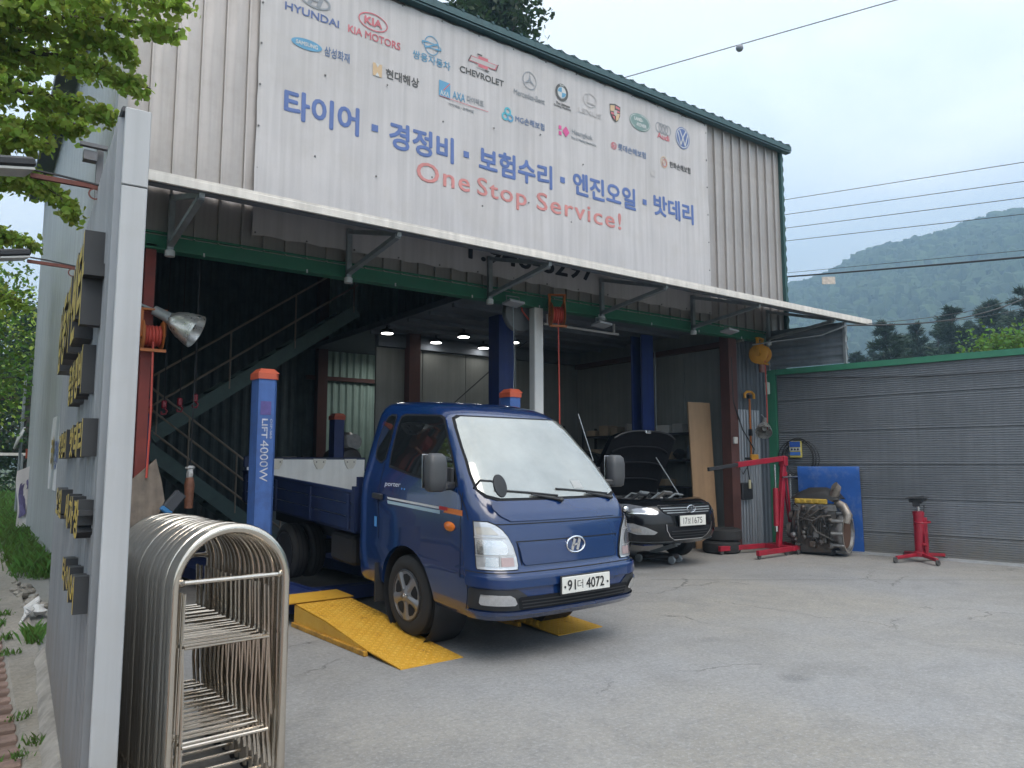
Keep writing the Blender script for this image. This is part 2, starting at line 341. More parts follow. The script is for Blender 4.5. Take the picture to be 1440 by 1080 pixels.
# ------------------------------------------------------------------ trees
def leafmat(name, c, tr=.45, rnd=.3):
    M, N, L, P = node_mat(name); gi = N.new('ShaderNodeNewGeometry'); hs = N.new('ShaderNodeHueSaturation'); hs.inputs['Color'].default_value = (*c, 1)
    m1 = N.new('ShaderNodeMapRange'); m1.inputs[3].default_value = 1 - rnd; m1.inputs[4].default_value = 1 + rnd; L.new(gi.outputs['Random Per Island'], m1.inputs[0]); L.new(m1.outputs[0], hs.inputs['Value'])
    m2 = N.new('ShaderNodeMapRange'); m2.inputs[3].default_value = .47; m2.inputs[4].default_value = .52; L.new(gi.outputs['Random Per Island'], m2.inputs[0]); L.new(m2.outputs[0], hs.inputs['Hue'])
    L.new(hs.outputs[0], P.inputs['Base Color']); P.inputs['Roughness'].default_value = .5; P.inputs['Specular IOR Level'].default_value = .3
    t = N.new('ShaderNodeBsdfTranslucent'); hv = N.new('ShaderNodeHueSaturation'); hv.inputs['Value'].default_value = 1.9; hv.inputs['Hue'].default_value = .48; L.new(hs.outputs[0], hv.inputs['Color']); L.new(hv.outputs[0], t.inputs[0])
    ms = N.new('ShaderNodeMixShader'); ms.inputs[0].default_value = tr; L.new(P.outputs[0], ms.inputs[1]); L.new(t.outputs[0], ms.inputs[2]); L.new(ms.outputs[0], N['Material Output'].inputs[0]); return M
M_gink = leafmat('ginkgo_leaf', (.21, .31, .06), .55, .35)
M_broad = leafmat('broad_leaf', (.075, .16, .025), .4, .35)
M_dark = leafmat('dark_leaf', (.022, .05, .014), .3, .4)
M_pine = leafmat('pine_needles', (.022, .045, .022), .15, .45)
bark = mat('bark', (.09, .07, .055), .9, 0, .35, 9, bump=.8, bsc=25)
def fan(mb, p, s, rng, down=0):
    """one ginkgo leaf: stalk and a notched fan of four facets"""
    ax = Vector((rng.gauss(0, 1), rng.gauss(0, 1), rng.gauss(-.5 - down, .8))).normalized(); sd = ax.cross(Vector((rng.gauss(0, 1), rng.gauss(0, 1), rng.gauss(0, 1)))).normalized(); nn = ax.cross(sd)
    p = Vector(p); q = [p]
    for a, r, c in ((-58, .82, .12), (-28, 1, .02), (0, .84, -.04), (28, 1, .02), (58, .82, .12)):
        q.append(p + (ax * math.cos(RAD(a)) + sd * math.sin(RAD(a))) * r * s + nn * c * s)
    mb.add(q, [(0, 1, 2), (0, 2, 3), (0, 3, 4), (0, 4, 5)])
def oval(mb, p, s, rng):
    ax = Vector((rng.gauss(0, 1), rng.gauss(0, 1), rng.gauss(0, .8))).normalized(); sd = ax.cross(Vector((rng.gauss(0, 1), rng.gauss(0, 1), rng.gauss(0, 1)))).normalized(); p = Vector(p)
    mb.add([p, p + ax * s * .5 + sd * s * .3, p + ax * s, p + ax * s * .5 - sd * s * .3], [(0, 1, 2, 3)])
def needle(mb, p, s, rng, out):
    ax = (Vector(out) + Vector((rng.gauss(0, .6), rng.gauss(0, .6), rng.gauss(.15, .5)))).normalized(); sd = ax.cross(Vector((rng.gauss(0, 1), rng.gauss(0, 1), rng.gauss(0, 1)))).normalized(); p = Vector(p)
    mb.add([p - sd * s * .10, p + sd * s * .10, p + ax * s], [(0, 1, 2)])
def broad_tree(name, loc, h, r, m, n, ls, seed, label, group, trunk_r=.16, low=.3, fn=oval, sq=1.0):
    rng = random.Random(seed); t = thing(name, loc, 0, label, 'tree', group)
    tm = MB(); tm.tube([(0, 0, -.2), (.05, .03, h * .3), (-.06, .05, h * .6), (0, 0, h * .88)], [trunk_r * 1.25, trunk_r, trunk_r * .6, .03], 9); cm = MB(); cl = []
    for i in range(34):
        th = rng.uniform(0, 2 * PI); z = low + (1 - low) * (i / 33) ** .9; rr = r * math.sin(PI * min(1, max(.12, (1.02 - z) / (1.02 - low)) * .78 + .05)) * rng.uniform(.55, 1.05)
        e = Vector((rr * math.cos(th), rr * math.sin(th), z * h)); b = Vector((0, 0, max(.2, z - .13) * h)); tm.tube([b, b.lerp(e, .5) + Vector((0, 0, .12 * r)), e], [trunk_r * .3, trunk_r * .18, .012], 5)
        cl.append((e, r * rng.uniform(.26, .42))); cl.append((b.lerp(e, .55), r * rng.uniform(.22, .36)))
    for i in range(n):
        e, q = rng.choice(cl); d = Vector((rng.gauss(0, 1), rng.gauss(0, 1), rng.gauss(0, .75))).normalized() * q * rng.random() ** .45; fn(cm, e + d, ls * rng.uniform(.7, 1.3), rng)
    ob('trunk', tm, bark, t, True); ob('crown', cm, m, t); return t
def pine(name, loc, h, r, n, seed, label, group, ls=.5):
    rng = random.Random(seed); t = thing(name, loc, 0, label, 'tree', group); tm = MB(); cm = MB()
    tm.tube([(0, 0, -.3), (.1, 0, h * .4), (0, .1, h * .7), (0, 0, h)], [.28, .22, .14, .03], 8); br = []
    for i in range(60):
        z = .22 + .78 * i / 59; th = rng.uniform(0, 2 * PI); l = r * (1.03 - z) ** .7 * rng.uniform(.6, 1.15); b = Vector((0, 0, z * h)); e = b + Vector((l * math.cos(th), l * math.sin(th), l * rng.uniform(-.12, .28)))
        tm.tube([b, e], [.05, .012], 4); br.append((b, e, l))
    for i in range(n):
        b, e, l = rng.choice(br); k = rng.random() ** .6; p = b.lerp(e, k) + Vector((rng.gauss(0, .16), rng.gauss(0, .16), rng.gauss(0, .12))) * (l * .8 + .3); needle(cm, p, ls * rng.uniform(.6, 1.3), rng, (e - b).normalized())
    ob('trunk', tm, bark, t, True); ob('crown', cm, M_pine, t); return t
# the camera basis only to lay out where the overhanging boughs are in the street (metres)
PSI, PIT = RAD(35.69), RAD(6.035)
def along(px, py, depth):
    u = (px - 720) / 1050; v = (540 - py) / 1050; fw = math.cos(PIT) - v * math.sin(PIT); up = math.sin(PIT) + v * math.cos(PIT)
    return Vector((fw * math.sin(PSI) + u * math.cos(PSI), fw * math.cos(PSI) - u * math.sin(PSI), up)) * depth + Vector((0, 0, 1.5))
def ginkgo():
    rng = random.Random(11); base = Vector((-2.35, 5.6, 0)); t = thing('ginkgo_tree', base, 0, 'near street ginkgo whose leafy boughs hang over the top of the sign wall', 'tree'); tm = MB(); cm = MB()
    tm.tube([(0, 0, -.2), (.04, .02, 2.2), (-.03, .05, 4.2), (.03, 0, 6.4), (0, 0, 8.8)], [.24, .19, .16, .12, .05], 12)
    B = [((-150, 40), (90, -15), (268, 4), 6.0, 1.0), ((-150, 60), (60, 22), (256, 44), 6.2, .9), ((-150, 70), (70, 72), (212, 128), 6.4, .9), ((-150, 90), (40, 128), (168, 168), 6.7, .9),
         ((-150, 150), (20, 172), (122, 180), 7.0, .8), ((-150, 200), (20, 232), (112, 306), 6.6, .8), ((-150, 20), (-20, -60), (170, -70), 6.6, 1.1), ((-150, -50), (40, -120), (260, -90), 6.4, 1.2), ((-150, 120), (-40, 130), (60, 95), 7.6, .9),
         ((-150, 60), (-60, 20), (70, 0), 7.2, 1.1), ((-150, 230), (-40, 250), (62, 262), 7.3, .7), ((-150, 60), (-10, 60), (150, 100), 7.6, .8), ((-150, 30), (100, 40), (190, 78), 6.3, .8), ((-150, 190), (-30, 190), (70, 205), 6.4, .8), ((-150, 330), (-60, 335), (8, 330), 6.8, .6),
         ((-150, 310), (-40, 318), (48, 345), 8.2, .7), ((-150, 380), (-60, 395), (34, 430), 8.6, .7), ((-150, -50), (-30, -10), (40, 15), 6.0, 1.1), ((-150, 0), (-60, 70), (30, 75), 6.3, .9)]
    for a, b, c, dep, wd in B:
        p0 = Vector((0, 0, along(*a, dep).z * .8 + .6)); p1 = along(*a, dep) - base; p2 = along(*b, dep) - base; p3 = along(*c, dep) - base
        pts = []
        for i in range(15):
            s = i / 14
            pts.append((p0.lerp(p1, s * 3) if s < 1 / 3 else (p1.lerp(p2, s * 3 - 1) if s < 2 / 3 else p2.lerp(p3, s * 3 - 2))) + Vector((0, 0, .04 * math.sin(s * 9))))
        tm.tube(pts, [.045 * (1 - .85 * i / 14) for i in range(15)], 6)
        for i in range(int(1150 * wd)):
            s = .18 + .82 * rng.random() ** .8; q = s * 14; k = min(13, int(q)); p = pts[k].lerp(pts[k + 1], q - k); w = .20 * wd * (1.12 - s) ** .45 + .03
            k2 = math.floor(s * 26); ph = k2 * 2.4 + dep; off = Vector((math.cos(ph), math.sin(ph), .5 * math.sin(ph * 1.7))) * w * .75
            fan(cm, p + off * rng.random() + Vector((rng.gauss(0, w * .42), rng.gauss(0, w * .42), rng.gauss(-.03, w * .38))), rng.uniform(.035, .068), rng, .3)
    for i in range(3500):   # the rest of the crown above and beside the frame
        th = rng.uniform(0, 2 * PI); z = rng.uniform(4.2, 9.2); r = 2.4 * math.sqrt(rng.random()) * (1 - abs(z - 6) / 5); fan(cm, (r * math.cos(th) - 1.2, r * math.sin(th), z), .075, rng)
    ob('trunk', tm, bark, t, True); ob('crown', cm, M_gink, t)
ginkgo()
TG = 'street trees along the footpath'
broad_tree('ginkgo_tree', (-1.75, 13.6, 0), 5.9, 1.75, M_gink, 15000, .075, 21, 'street ginkgo behind the near one, its crown beside the side wall', TG, .13, .36, lambda m, p, s, r: fan(m, p, s, r))
broad_tree('ginkgo_tree', (-1.0, 21, 0), 6.6, 2.3, M_broad, 11000, .13, 22, 'bright leafy street tree below the second lamp arm', TG, .15, .30)
broad_tree('ginkgo_tree', (-1.9, 29, 0), 9, 3.2, M_gink, 10000, .17, 23, 'street tree farther along the footpath, pale green low crown', TG, .2, .18)
broad_tree('ginkgo_tree', (1.9, 40, 0), 8.2, 3.0, M_dark, 9000, .22, 24, 'dark tree closing the footpath beyond the railing', 'trees behind the railing', .2, .08)
broad_tree('ginkgo_tree', (-2.5, 46, 0), 10, 4, M_dark, 9000, .26, 25, 'dark tree far down the footpath at the very left edge', 'trees behind the railing', .2, .06)
broad_tree('ginkgo_tree', (3.9, 52, 0), 11, 4.2, M_dark, 8000, .28, 26, 'tall dark tree hidden half behind the side wall', 'trees behind the railing', .2, .06)
# behind the roof and behind the panel fence
p = along(683, 651, 28); broad_tree('tall_tree', (p.x, p.y, 0), 21.5, 3.6, M_dark, 26000, .26, 31, 'tall dark tree rising behind the roof edge', None, .3, .4)
PG = 'conifers behind the panel fence'
for i, (px, d, hh, r, lb) in enumerate(((1255, 52, 11.3, 3.6, 'dark conifer beside the awning end, first of the row'), (1300, 60, 12.6, 4.2, 'dark conifer with a rounded top, second from the awning end'), (1352, 56, 13.2, 4.4, 'tall dark conifer in the middle of the row'), (1405, 60, 14.6, 4.4, 'dark conifer behind the bright green tree'), (1460, 54, 14.2, 4.5, 'dark conifer cut by the picture edge, tallest of the row'), (1215, 66, 11.2, 3.6, 'far dark conifer partly covered by the awning'), (1236, 72, 12.2, 4, 'rear conifer between the first two of the row'), (1280, 74, 13.2, 4.4, 'rear conifer showing between second and third of the row'), (1330, 70, 14.2, 4.6, 'rear conifer left of the tall middle one'), (1380, 76, 16, 5, 'rear conifer right of the tall middle one'), (1432, 72, 16.4, 5, 'rear conifer directly above the bright green tree'))):
    p = along(px, 651, d); pine('pine_tree', (p.x, p.y, 0), hh, r, 13000, 40 + i, lb, PG, .42)
p = along(1432, 651, 24); broad_tree('persimmon_tree', (p.x, p.y, 0), 5.6, 2.0, M_broad, 12000, .15, 61, 'bright green leafy tree above the panel fence at the picture edge', None, .12, .35)
# weeds, grass
g = MB(); rng = random.Random(3)
def tuft(x, y, z, n, h, sp):
    for _ in range(n):
        a = rng.uniform(0, 2 * PI); b = Vector((x + rng.gauss(0, sp), y + rng.gauss(0, sp), z)); hh = h * rng.uniform(.5, 1.2); d = Vector((math.cos(a), math.sin(a), 0)); s = Vector((-d.y, d.x, 0)) * .006 * (1 + h * 3)
        g.add([b - s, b + s, b + d * hh * .25 + Vector((0, 0, hh * .7)), b + d * hh * .6 + Vector((0, 0, hh))], [(0, 1, 2), (0, 2, 3)])
for i in range(480): tuft(rng.uniform(.68, 1.0) if rng.random() < .85 else .6, rng.uniform(11.5, 27), .02, 14, rng.uniform(.05, .26), .09)
for i in range(500): tuft(rng.uniform(-4, 3.5), rng.uniform(27, 44), 0, 10, rng.uniform(.15, .5), .2)
for x, y, h in ((.5, 7.5, .13), (.52, 7.7, .14), (.3, 8.4, .08), (.32, 7.8, .06), (.33, 7.2, .05), (.34, 8.9, .08), (.24, 9.6, .1), (.2, 10.6, .1), (.1, 12, .1), (.3, 5.4, .035), (.36, 4.9, .04), (.28, 4.7, .03)): tuft(x, y, .01, 40, h, .035)
ob('grass', g, leafmat('grass_blade', (.07, .15, .03), .4, .4), kind='stuff', label='green grass and weeds along the footpath and wall foot', cat='grass')
# ------------------------------------------------------------------ the garage building
YF = 8.44
FR = basis((0, YF, 0), (1, 0, 0), (0, -1, 0), (0, 0, 1))          # relief towards the street
M_side = mat('siding', (.43, .40, .385), .45, .35, .07, 1.5, bump=.05, bsc=3, streak=.22, rnd=.07, dirt=(.28, .25, .22), damt=.35)
M_corr = mat('side_sheet', (.34, .37, .385), .45, .35, .08, 1.2, streak=.2)
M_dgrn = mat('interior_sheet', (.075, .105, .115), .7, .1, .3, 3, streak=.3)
M_mint = mat('mint_sheet', (.36, .50, .45), .6, .1, .15, 3, streak=.2)
M_roofg = mat('roof_green', (.05, .105, .115), .5, .1, .15, 3, streak=.2)
M_fasc = mat('fascia', (.70, .66, .61), .5, .1, .08, 3, streak=.2)
M_ppanel = mat('panel_wall', (.24, .25, .235), .75, 0, .1, 2, streak=.15)
M_dark = M_dark; M_soff = mat('soffit', (.16, .18, .21), .7, .1, .2, 3)
M_brown = mat('primer_brown', (.09, .04, .035), .7, .1, .2, 5)
bld = thing('garage_building', (0, 0, 0), 0, 'two storey sheet metal repair garage with an open dark bay', 'building')
# front cladding, one pressed panel after another
pm = MB(); h0, h1 = 3.9, 7.6
pr = [(0, 0), (.003, .042), (.020, .046), (.026, .004), (.12, .009), (.245, .005), (.256, .003)]
pm.grid([[(x, y, h0) for x, y in pr], [(x, y, (h0 + h1) / 2) for x, y in pr], [(x, y, h1) for x, y in pr]], FR); pme = pm.mesh('siding_panel', M_side)
for i in range(46):
    inst('siding_panel', pme, bld, T(1.04 + i * .25, random.uniform(-.001, .001), 0))
def sheet(name, o, ex, ey, u0, u1, z0, z1, pitch, amp, m, parent=bld):
    mb = MB(); corr(mb, u0, u1, z0, z1, pitch, amp, basis(o, ex, ey, (0, 0, 1))); return ob(name, mb, m, parent)
wl = sheet('side_wall', (1.04, 0, 0), (0, 1, 0), (-1, 0, 0), 8.46, 20.1, 0, 7.62, .12, .05, M_corr)
wr = sheet('side_wall', (12.55, 0, 0), (0, 1, 0), (1, 0, 0), 8.46, 20.1, 0, 7.62, .095, .022, M_corr)
sheet('rear_wall', (0, 20.1, 0), (1, 0, 0), (0, 1, 0), 1.04, 12.55, 0, 7.62, .095, .022, M_corr)
mb = MB(); mb.box((1.035, 8.40, 5.75), (.09, .1, 3.8)); mb.box((.995, 8.46, 5.75), (.012, .16, 3.8)); ob('corner_flashing', mb, mat('flashing_grey', (.28, .29, .3), .5, .2, .1), bld)
# green scalloped edge flashing down the right corner
mb = MB(); pts = []
for i in range(75):
    z = 4.0 + i * .05; pts.append((12.56 + (.018 if i % 4 < 2 else -.01), z))
mb.prism([(12.49, 4.0)] + pts + [(12.49, 7.7)], 0, .1, basis((0, 8.47, 0), (1, 0, 0), (0, 0, 1), (0, -1, 0))); ob('edge_flashing', mb, mat('flashing_green', (.03, .085, .085), .5, .1, .15), bld)
# roof: green ribbed sheets with a drip flashing along the front
roof = MB(); corr(roof, .72, 12.68, 0, 12.0, .25, .02, basis((0, 8.26, 7.69), (1, 0, 0), (0, 0, 1), (0, 1, .02)), .55)
roof.box((6.7, 14.3, 7.64), (11.9, 11.9, .03)); ro = ob('roof', roof, M_roofg, bld)
mb = MB(); mb.box((6.7, 8.27, 7.635), (11.98, .03, .095)); mb.box((6.7, 8.33, 7.565), (11.98, .12, .02)); ob('drip_flashing', mb, M_roofg, ro)
capm = MB(); capm.tube([(0, 8.245, 7.69), (0, 8.3, 7.70), (0, 8.6, 7.70)], [.022, .03, .03], 8); cme = capm.mesh('rib_cap', M_roofg, True)
for i in range(48): inst('rib_cap', cme, ro, T(.85 + i * .25, 0, 0))
mb = MB(); mb.box((.86, 14.2, 7.60), (.34, 11.8, .05)); mb.box((.70, 14.2, 7.60), (.03, 11.8, .16)); ob('eave', mb, M_soff, ro)
# frame of the opening
mb = MB(); mb.box((6.65, 8.47, 3.92), (10.75, .16, .02)); mb.box((6.65, 8.47, 3.75), (10.75, .16, .02)); mb.box((6.65, 8.45, 3.835), (10.75, .02, .16)); ob('lintel_beam', mb, greenp, bld)
mb = MB(); mb.box((6.7, 8.53, 5.8), (11.4, .1, 3.7)); ob('front_lining', mb, M_dgrn, bld)
mb = MB(); mb.box((1.39, 8.5, 2.5), (.1, .12, 2.6)); mb.cur = 1; mb.box((1.39, 8.5, .6), (.101, .121, 1.2)); ob('column', mb, [mat('red_primer', (.20, .036, .028), .6, .1, .2, 5), white], bld, label='red column with a white lower end')
mb = MB(); mb.box((6.54, 8.5, 1.87), (.16, .14, 3.75), None, .01); ob('column', mb, white, bld, label='white column at the middle of the opening')
mb = MB(); mb.box((11.02, 8.62, 1.9), (.22, .2, 3.8)); ob('column', mb, M_brown, bld, label='brown column at the end of the opening')
mb = MB(); mb.box((6.85, 12.86, 2), (.24, .2, 4)); ob('column', mb, M_brown, bld); mb = MB(); mb.box((6.15, 15.8, 3.7), (.22, .2, 7.4)); ob('column', mb, M_brown, bld)
mb = MB(); mb.tube([(11.84, 8.5, 3.18), (11.84, 8.5, 3.9)], .055, 12); ob('column', mb, mat('pink_primer', (.34, .17, .15), .6, .1, .2), bld, True, label='round primer pink column above the gate post')
# interior
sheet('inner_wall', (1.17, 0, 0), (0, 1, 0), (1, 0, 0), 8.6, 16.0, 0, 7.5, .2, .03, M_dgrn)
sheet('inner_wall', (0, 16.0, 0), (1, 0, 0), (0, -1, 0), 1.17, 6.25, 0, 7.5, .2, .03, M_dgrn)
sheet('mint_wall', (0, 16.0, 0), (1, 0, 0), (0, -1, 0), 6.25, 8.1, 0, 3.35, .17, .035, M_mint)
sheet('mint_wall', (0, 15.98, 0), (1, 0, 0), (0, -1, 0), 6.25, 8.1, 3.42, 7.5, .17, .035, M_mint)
mb = MB(); mb.box((7.0, 15.9, 3.38), (2.3, .1, .09)); ob('wall_rail', mb, M_brown, bld)
for i in range(5):
    mb = MB(); mb.box((6.15 + (i + .5) * 1.01, 13.05, 1.86), (1.0, .06, 3.72), None, .006); ob('wall_panel', mb, M_ppanel, bld)
for i in range(4):
    mb = MB(); mb.box((11.23, 8.75 + (i + .5) * 1.07, 1.86), (.06, 1.06, 3.72), None, .006); ob('wall_panel', mb, M_ppanel, bld)
mb = MB(); mb.box((8.7, 13.0, 3.86), (5.1, .16, .26)); ob('tie_beam', mb, M_soff, bld)
mb = MB(); mb.box((11.14, 10.8, 3.68), (.12, 4.3, .1)); ob('tie_beam', mb, M_brown, bld)
mb = MB(); mb.box((11.25, 10.7, 4.3), (.05, 4.5, 1.2)); ob('upper_lining', mb, M_ppanel, bld)
mb = MB(); mb.box((8.6, 12.3, 4.06), (5.3, 7.3, .1)); ob('mezzanine_floor', mb, M_soff, bld)
for i in range(6):
    mb = MB(); mb.box((8.6, 9.2 + i * .75, 3.98), (5.2, .06, .07)); ob('joist', mb, M_soff, bld)
mb = MB(); mb.box((9.4, 14.6, 2), (.06, 2.9, 4)); ob('inner_partition', mb, M_dgrn, bld)
# closing wall between the opening and the gate post
mb = MB(); corr(mb, 11.12, 12.5, 0, 4.0, .12, .02, basis((0, 8.66, 0), (1, 0, 0), (0, -1, 0), (0, 0, 1))); ob('end_wall', mb, mat('end_sheet', (.11, .125, .145), .6, .2, .15, 3, streak=.2), bld)
mb = MB(); corr(mb, 0, .24, 0, 2.45, .08, .02, basis((0, 0, 0), (1, 0, 0), (0, -1, 0), (0, 0, 1)), .6); lme = mb.mesh('lower_sheet', mat('zinc_sheet', (.32, .34, .37), .4, .6, .1, 3, streak=.25))
for i in range(3): inst('lower_sheet', lme, bld, T(11.13 + i * .235, 8.60 - .006 * (i % 2), .02))
# awning
aw = link('awning', None, bld)
mb = MB(); corr(mb, .95, 12.9, 0, 1.5, .2, .02, basis((0, 6.96, 4.0), (1, 0, 0), (0, 0, 1), (0, .96, .28)), .6); ob('awning_sheet', mb, M_soff, aw)
mb = MB(); mb.box((6.92, 6.94, 3.985), (11.96, .03, .075), None, .004); mb.box((6.92, 7.03, 4.03), (11.96, .2, .03)); ob('fascia', mb, M_fasc, aw)
mb = MB(); mb.box((6.92, 7.02, 3.965), (11.9, .06, .035)); mb.box((6.92, 7.7, 4.19), (11.9, .05, .04)); ob('purlin', mb, M_soff, aw)
for x in (1.55, 3.55, 5.61, 7.68, 9.76, 11.84):
    mb = MB(); mb.box((x, 8.33, 4.02), (.06, .05, .62)); mb.bar((x, 8.35, 4.3), (x, 7.0, 3.93), .05, .05); mb.bar((x, 8.35, 3.78), (x, 7.04, 3.92), .06, .05); ob('bracket', mb, galv, aw)
    mb = MB(); mb.lathe([(.05, 0), (.05, .06), (.035, .07)], 14, T(x, 8.33, 3.66)); ob('bracket_foot', mb, mat('lamp_white', (.55, .57, .58), .5, 0, .05), aw, True)
ex = Vector((.19, -.982, 0)).normalized()
mb = MB(); n = 19; pts = [(.0 + (.022 if i % 4 < 2 else 0), 3.22 + i * .04) for i in range(n)]
mb.grid([[(11.9 + ex.x * s - y * .98, 8.4 + ex.y * s, z if z < 3.5 or True else z) for y, z in pts] for s in (0, .8, 1.44)]); ob('end_sheet', mb, mat('end_corrugated', (.17, .2, .23), .5, .4, .15, 3, streak=.1), aw)
mb = MB(); mb.box((12.14, 7.02, 3.55), (.05, .05, .75)); mb.box((11.88, 8.38, 3.6), (.05, .05, .8)); ob('end_post', mb, galv, aw)
bme = MB().rod((0, 8.37, 3.72), (0, 8.37, 3.76), .009, 6).mesh('bolt', mat('bolt', (.6, .6, .6), .4, .5, 0))
for i in range(9): inst('bolt', bme, bld, T(1.9 + i * 1.15))

# ------------------------------------------------------------------ banner with its print
ban = thing('advertising_banner', (0, 0, 0), 0, 'large white printed cloth banner laced across the upper front', 'banner')
x0, x1, z0, z1 = 2.40, 10.28, 4.05, 7.52; YB = 8.362
def bw(x, z): return .020 * noise.noise((x * .9, z * .55, 1)) + .007 * noise.noise((x * 3.1, z * .7 + x * .8, 4)) + .006 * noise.noise((x * 2.2, z * 2.4, 9))
rows = []
for j in range(49):
    z = z0 + (z1 - z0) * j / 48; rows.append([(x + .012 * noise.noise((x * .3, z * 3, 5)) * (i in (0, 120)), YB + bw(x, z), z + (.02 * abs(math.sin(i * .52)) * (1 if j in (0,) else -1) if j in (0, 48) else 0)) for i in range(121) for x in [x0 + (x1 - x0) * i / 120]])
g = MB(); g.grid(rows)
ob('cloth', g, mat('banner_cloth', (.53, .51, .515), .6, 0, .05, 1, streak=.16, dirt=(.42, .39, .36), damt=.35, dsc=1.2), ban, True)
YP = YB - .009
INK = {'b': (.12, .17, .36), 'r': (.55, .16, .19), 'c': (.12, .32, .50), 'k': (.10, .10, .10), 'n': (.13, .2, .36), 'g': (.28, .30, .33), 'l': (.45, .43, .43), 'B': (.105, .165, .38), 'R': (.56, .23, .22), 'K': (.015, .016, .022), 'o': (.58, .42, .26), 'w': (.56, .57, .57), 't': (.1, .42, .52), 'p': (.6, .1, .28), 'e': (.18, .27, .26)}
def ink(k): return mat('ink_' + ('up_' if k.isupper() else '') + k.lower(), INK[k], .65, 0, .1, 3)
for b, xa, xb, zc, h, k in [('HYUNDAI', 2.68, 3.36, 6.91, .098, 'b'), ('KIA MOTORS', 3.48, 4.21, 6.91, .103, 'r'), ('쌍용자동차', 4.39, 4.97, 6.88, .118, 'c'), ('CHEVROLET', 5.12, 5.86, 6.91, .093, 'k'), ('삼성화재', 3.18, 3.51, 6.51, .127, 'n'), ('현대해상', 4.01, 4.49, 6.49, .134, 'k'), ('AXA', 5.01, 5.21, 6.5, .111, 'c'), ('다이렉트', 5.24, 5.52, 6.51, .092, 'g'), ('다이렉트 / 손해보험', 4.95, 5.35, 6.35, .04, 'g'), ('MG손해보험', 6.07, 6.6, 6.46, .107, 'n'), ('Heungkuk', 7.14, 7.56, 6.54, .102, 'g'), ('Fire & Marine Insurance', 7.13, 7.63, 6.45, .04, 'g'), ('Mercedes-Benz', 6.04, 6.61, 6.86, .086, 'g'), ('The Ultimate', 6.83, 7.1, 6.925, .04, 'k'), ('Driving Machine', 6.79, 7.12, 6.875, .045, 'k'), ('LEXUS', 7.27, 7.74, 6.94, .081, 'l'), ('Audi', 9.01, 9.31, 6.99, .1, 'r'), ('롯데손해보험', 8.1, 8.73, 6.55, .113, 'n'), ('한화손해보험', 9.31, 9.83, 6.55, .114, 'k'),
    ('타이어', 2.71, 3.66, 5.72, .37, 'B'), ('경정비', 4.07, 5.03, 5.69, .37, 'B'), ('보험수리', 5.44, 6.74, 5.71, .37, 'B'), ('엔진오일', 7.14, 8.48, 5.74, .365, 'B'), ('밧데리', 8.89, 9.88, 5.765, .36, 'B'), ('One', 4.47, 5.29, 5.30, .27, 'R'), ('Stop', 5.41, 6.27, 5.265, .335, 'R'), ('Service!', 6.45, 8.14, 5.31, .27, 'R'), ('T.946-8297', 5.15, 7.55, 4.395, .295, 'K')]:
    bold = .032 if k == 'B' else (.012 if k == 'R' else (.02 if k in 'bkKr' else .010))
    text('lettering', b, ink(k), ban, (xa, YP, zc - h / 2), (1, 0, 0), (0, 0, 1), xb - xa, h, bold, 0, 1.12 if k == 'R' else 1)
def logo(cx, cz, parts, name='logo'):
    mb = MB(); ms = []; lay = 0
    for k, fn in parts:
        m = ink(k)
        if m not in ms: ms.append(m)
        mb.cur = ms.index(m); fn(mb, basis((cx, YP - lay * .0012, cz), (1, 0, 0), (0, 0, 1), (0, -1, 0))); lay += 1
    return ob(name, mb, ms, ban)
def F(*pts): return lambda mb, M: mb.poly([(x, y, 0) for x, y in pts], M)
def R_(rx, ry, w, c=(0, 0)): return lambda mb, M: mb.ring(rx, ry, w, 36, 0, M @ T(c[0], c[1]))
def D_(rx, ry, c=(0, 0)): return lambda mb, M: mb.disc(rx, ry, 36, 0, M, c)
def TX(s, w, h, b=.03, dx=0, dy=0):
    def f(mb, M):
        vs, fs = text_mb(s, b); mb.add([((x - .5) * w + dx, (y - .5) * h + dy, z * .25 + .001) for x, y, z in vs], fs, M)
    return f
def LN(a, b, w):
    d = (Vector(b) - Vector(a)).normalized(); n = Vector((-d.y, d.x)) * w / 2; a = Vector(a); b = Vector(b); return F(*(a + n, a - n, b - n, b + n))
def hemblem(rx, ry, k):
    return [(k, R_(rx, ry, rx * .13)), (k, F((-.55 * rx, -.62 * ry), (-.3 * rx, -.72 * ry), (-.02 * rx, .62 * ry), (-.28 * rx, .75 * ry))), (k, F((.3 * rx, -.75 * ry), (.04 * rx, -.62 * ry), (.3 * rx, .72 * ry), (.55 * rx, .62 * ry))), (k, F((-.34 * rx, -.16 * ry), (-.3 * rx, .06 * ry), (.34 * rx, .16 * ry), (.3 * rx, -.06 * ry)))]
logo(3.05, 7.10, hemblem(.195, .1, 'g'))
logo(3.82, 7.11, [('r', R_(.205, .118, .016)), ('r', TX('KIA', .25, .11, .04))])
logo(4.67, 7.08, [('c', R_(.115, .135, .012)), ('c', R_(.15, .04, .012)), ('c', LN((-.09, -.05), (.09, .05), .02)), ('c', LN((-.15, .02), (-.05, .035), .02)), ('c', LN((.15, -.02), (.05, -.035), .02))])
logo(5.50, 7.11, [('l', F((-.1, -.1), (.1, -.1), (.1, .1), (-.1, .1))), ('r', F((-.24, -.04), (.21, -.045), (.25, .04), (-.21, .045))), ('l', F((-.22, -.03), (.195, -.033), (.23, .03), (-.195, .033))), ('r', F((-.08, -.08), (.08, -.08), (.08, .08), (-.08, .08))), ('k', LN((-.25, -.05), (-.2, .05), .015)), ('k', LN((.22, -.05), (.255, .05), .015)), ('k', LN((-.1, .1), (-.02, .1), .015)), ('k', LN((.03, -.1), (.1, -.1), .015))])
logo(2.96, 6.51, [('c', D_(.19, .066)), ('w', TX('SAMSUNG', .27, .05, .03))])
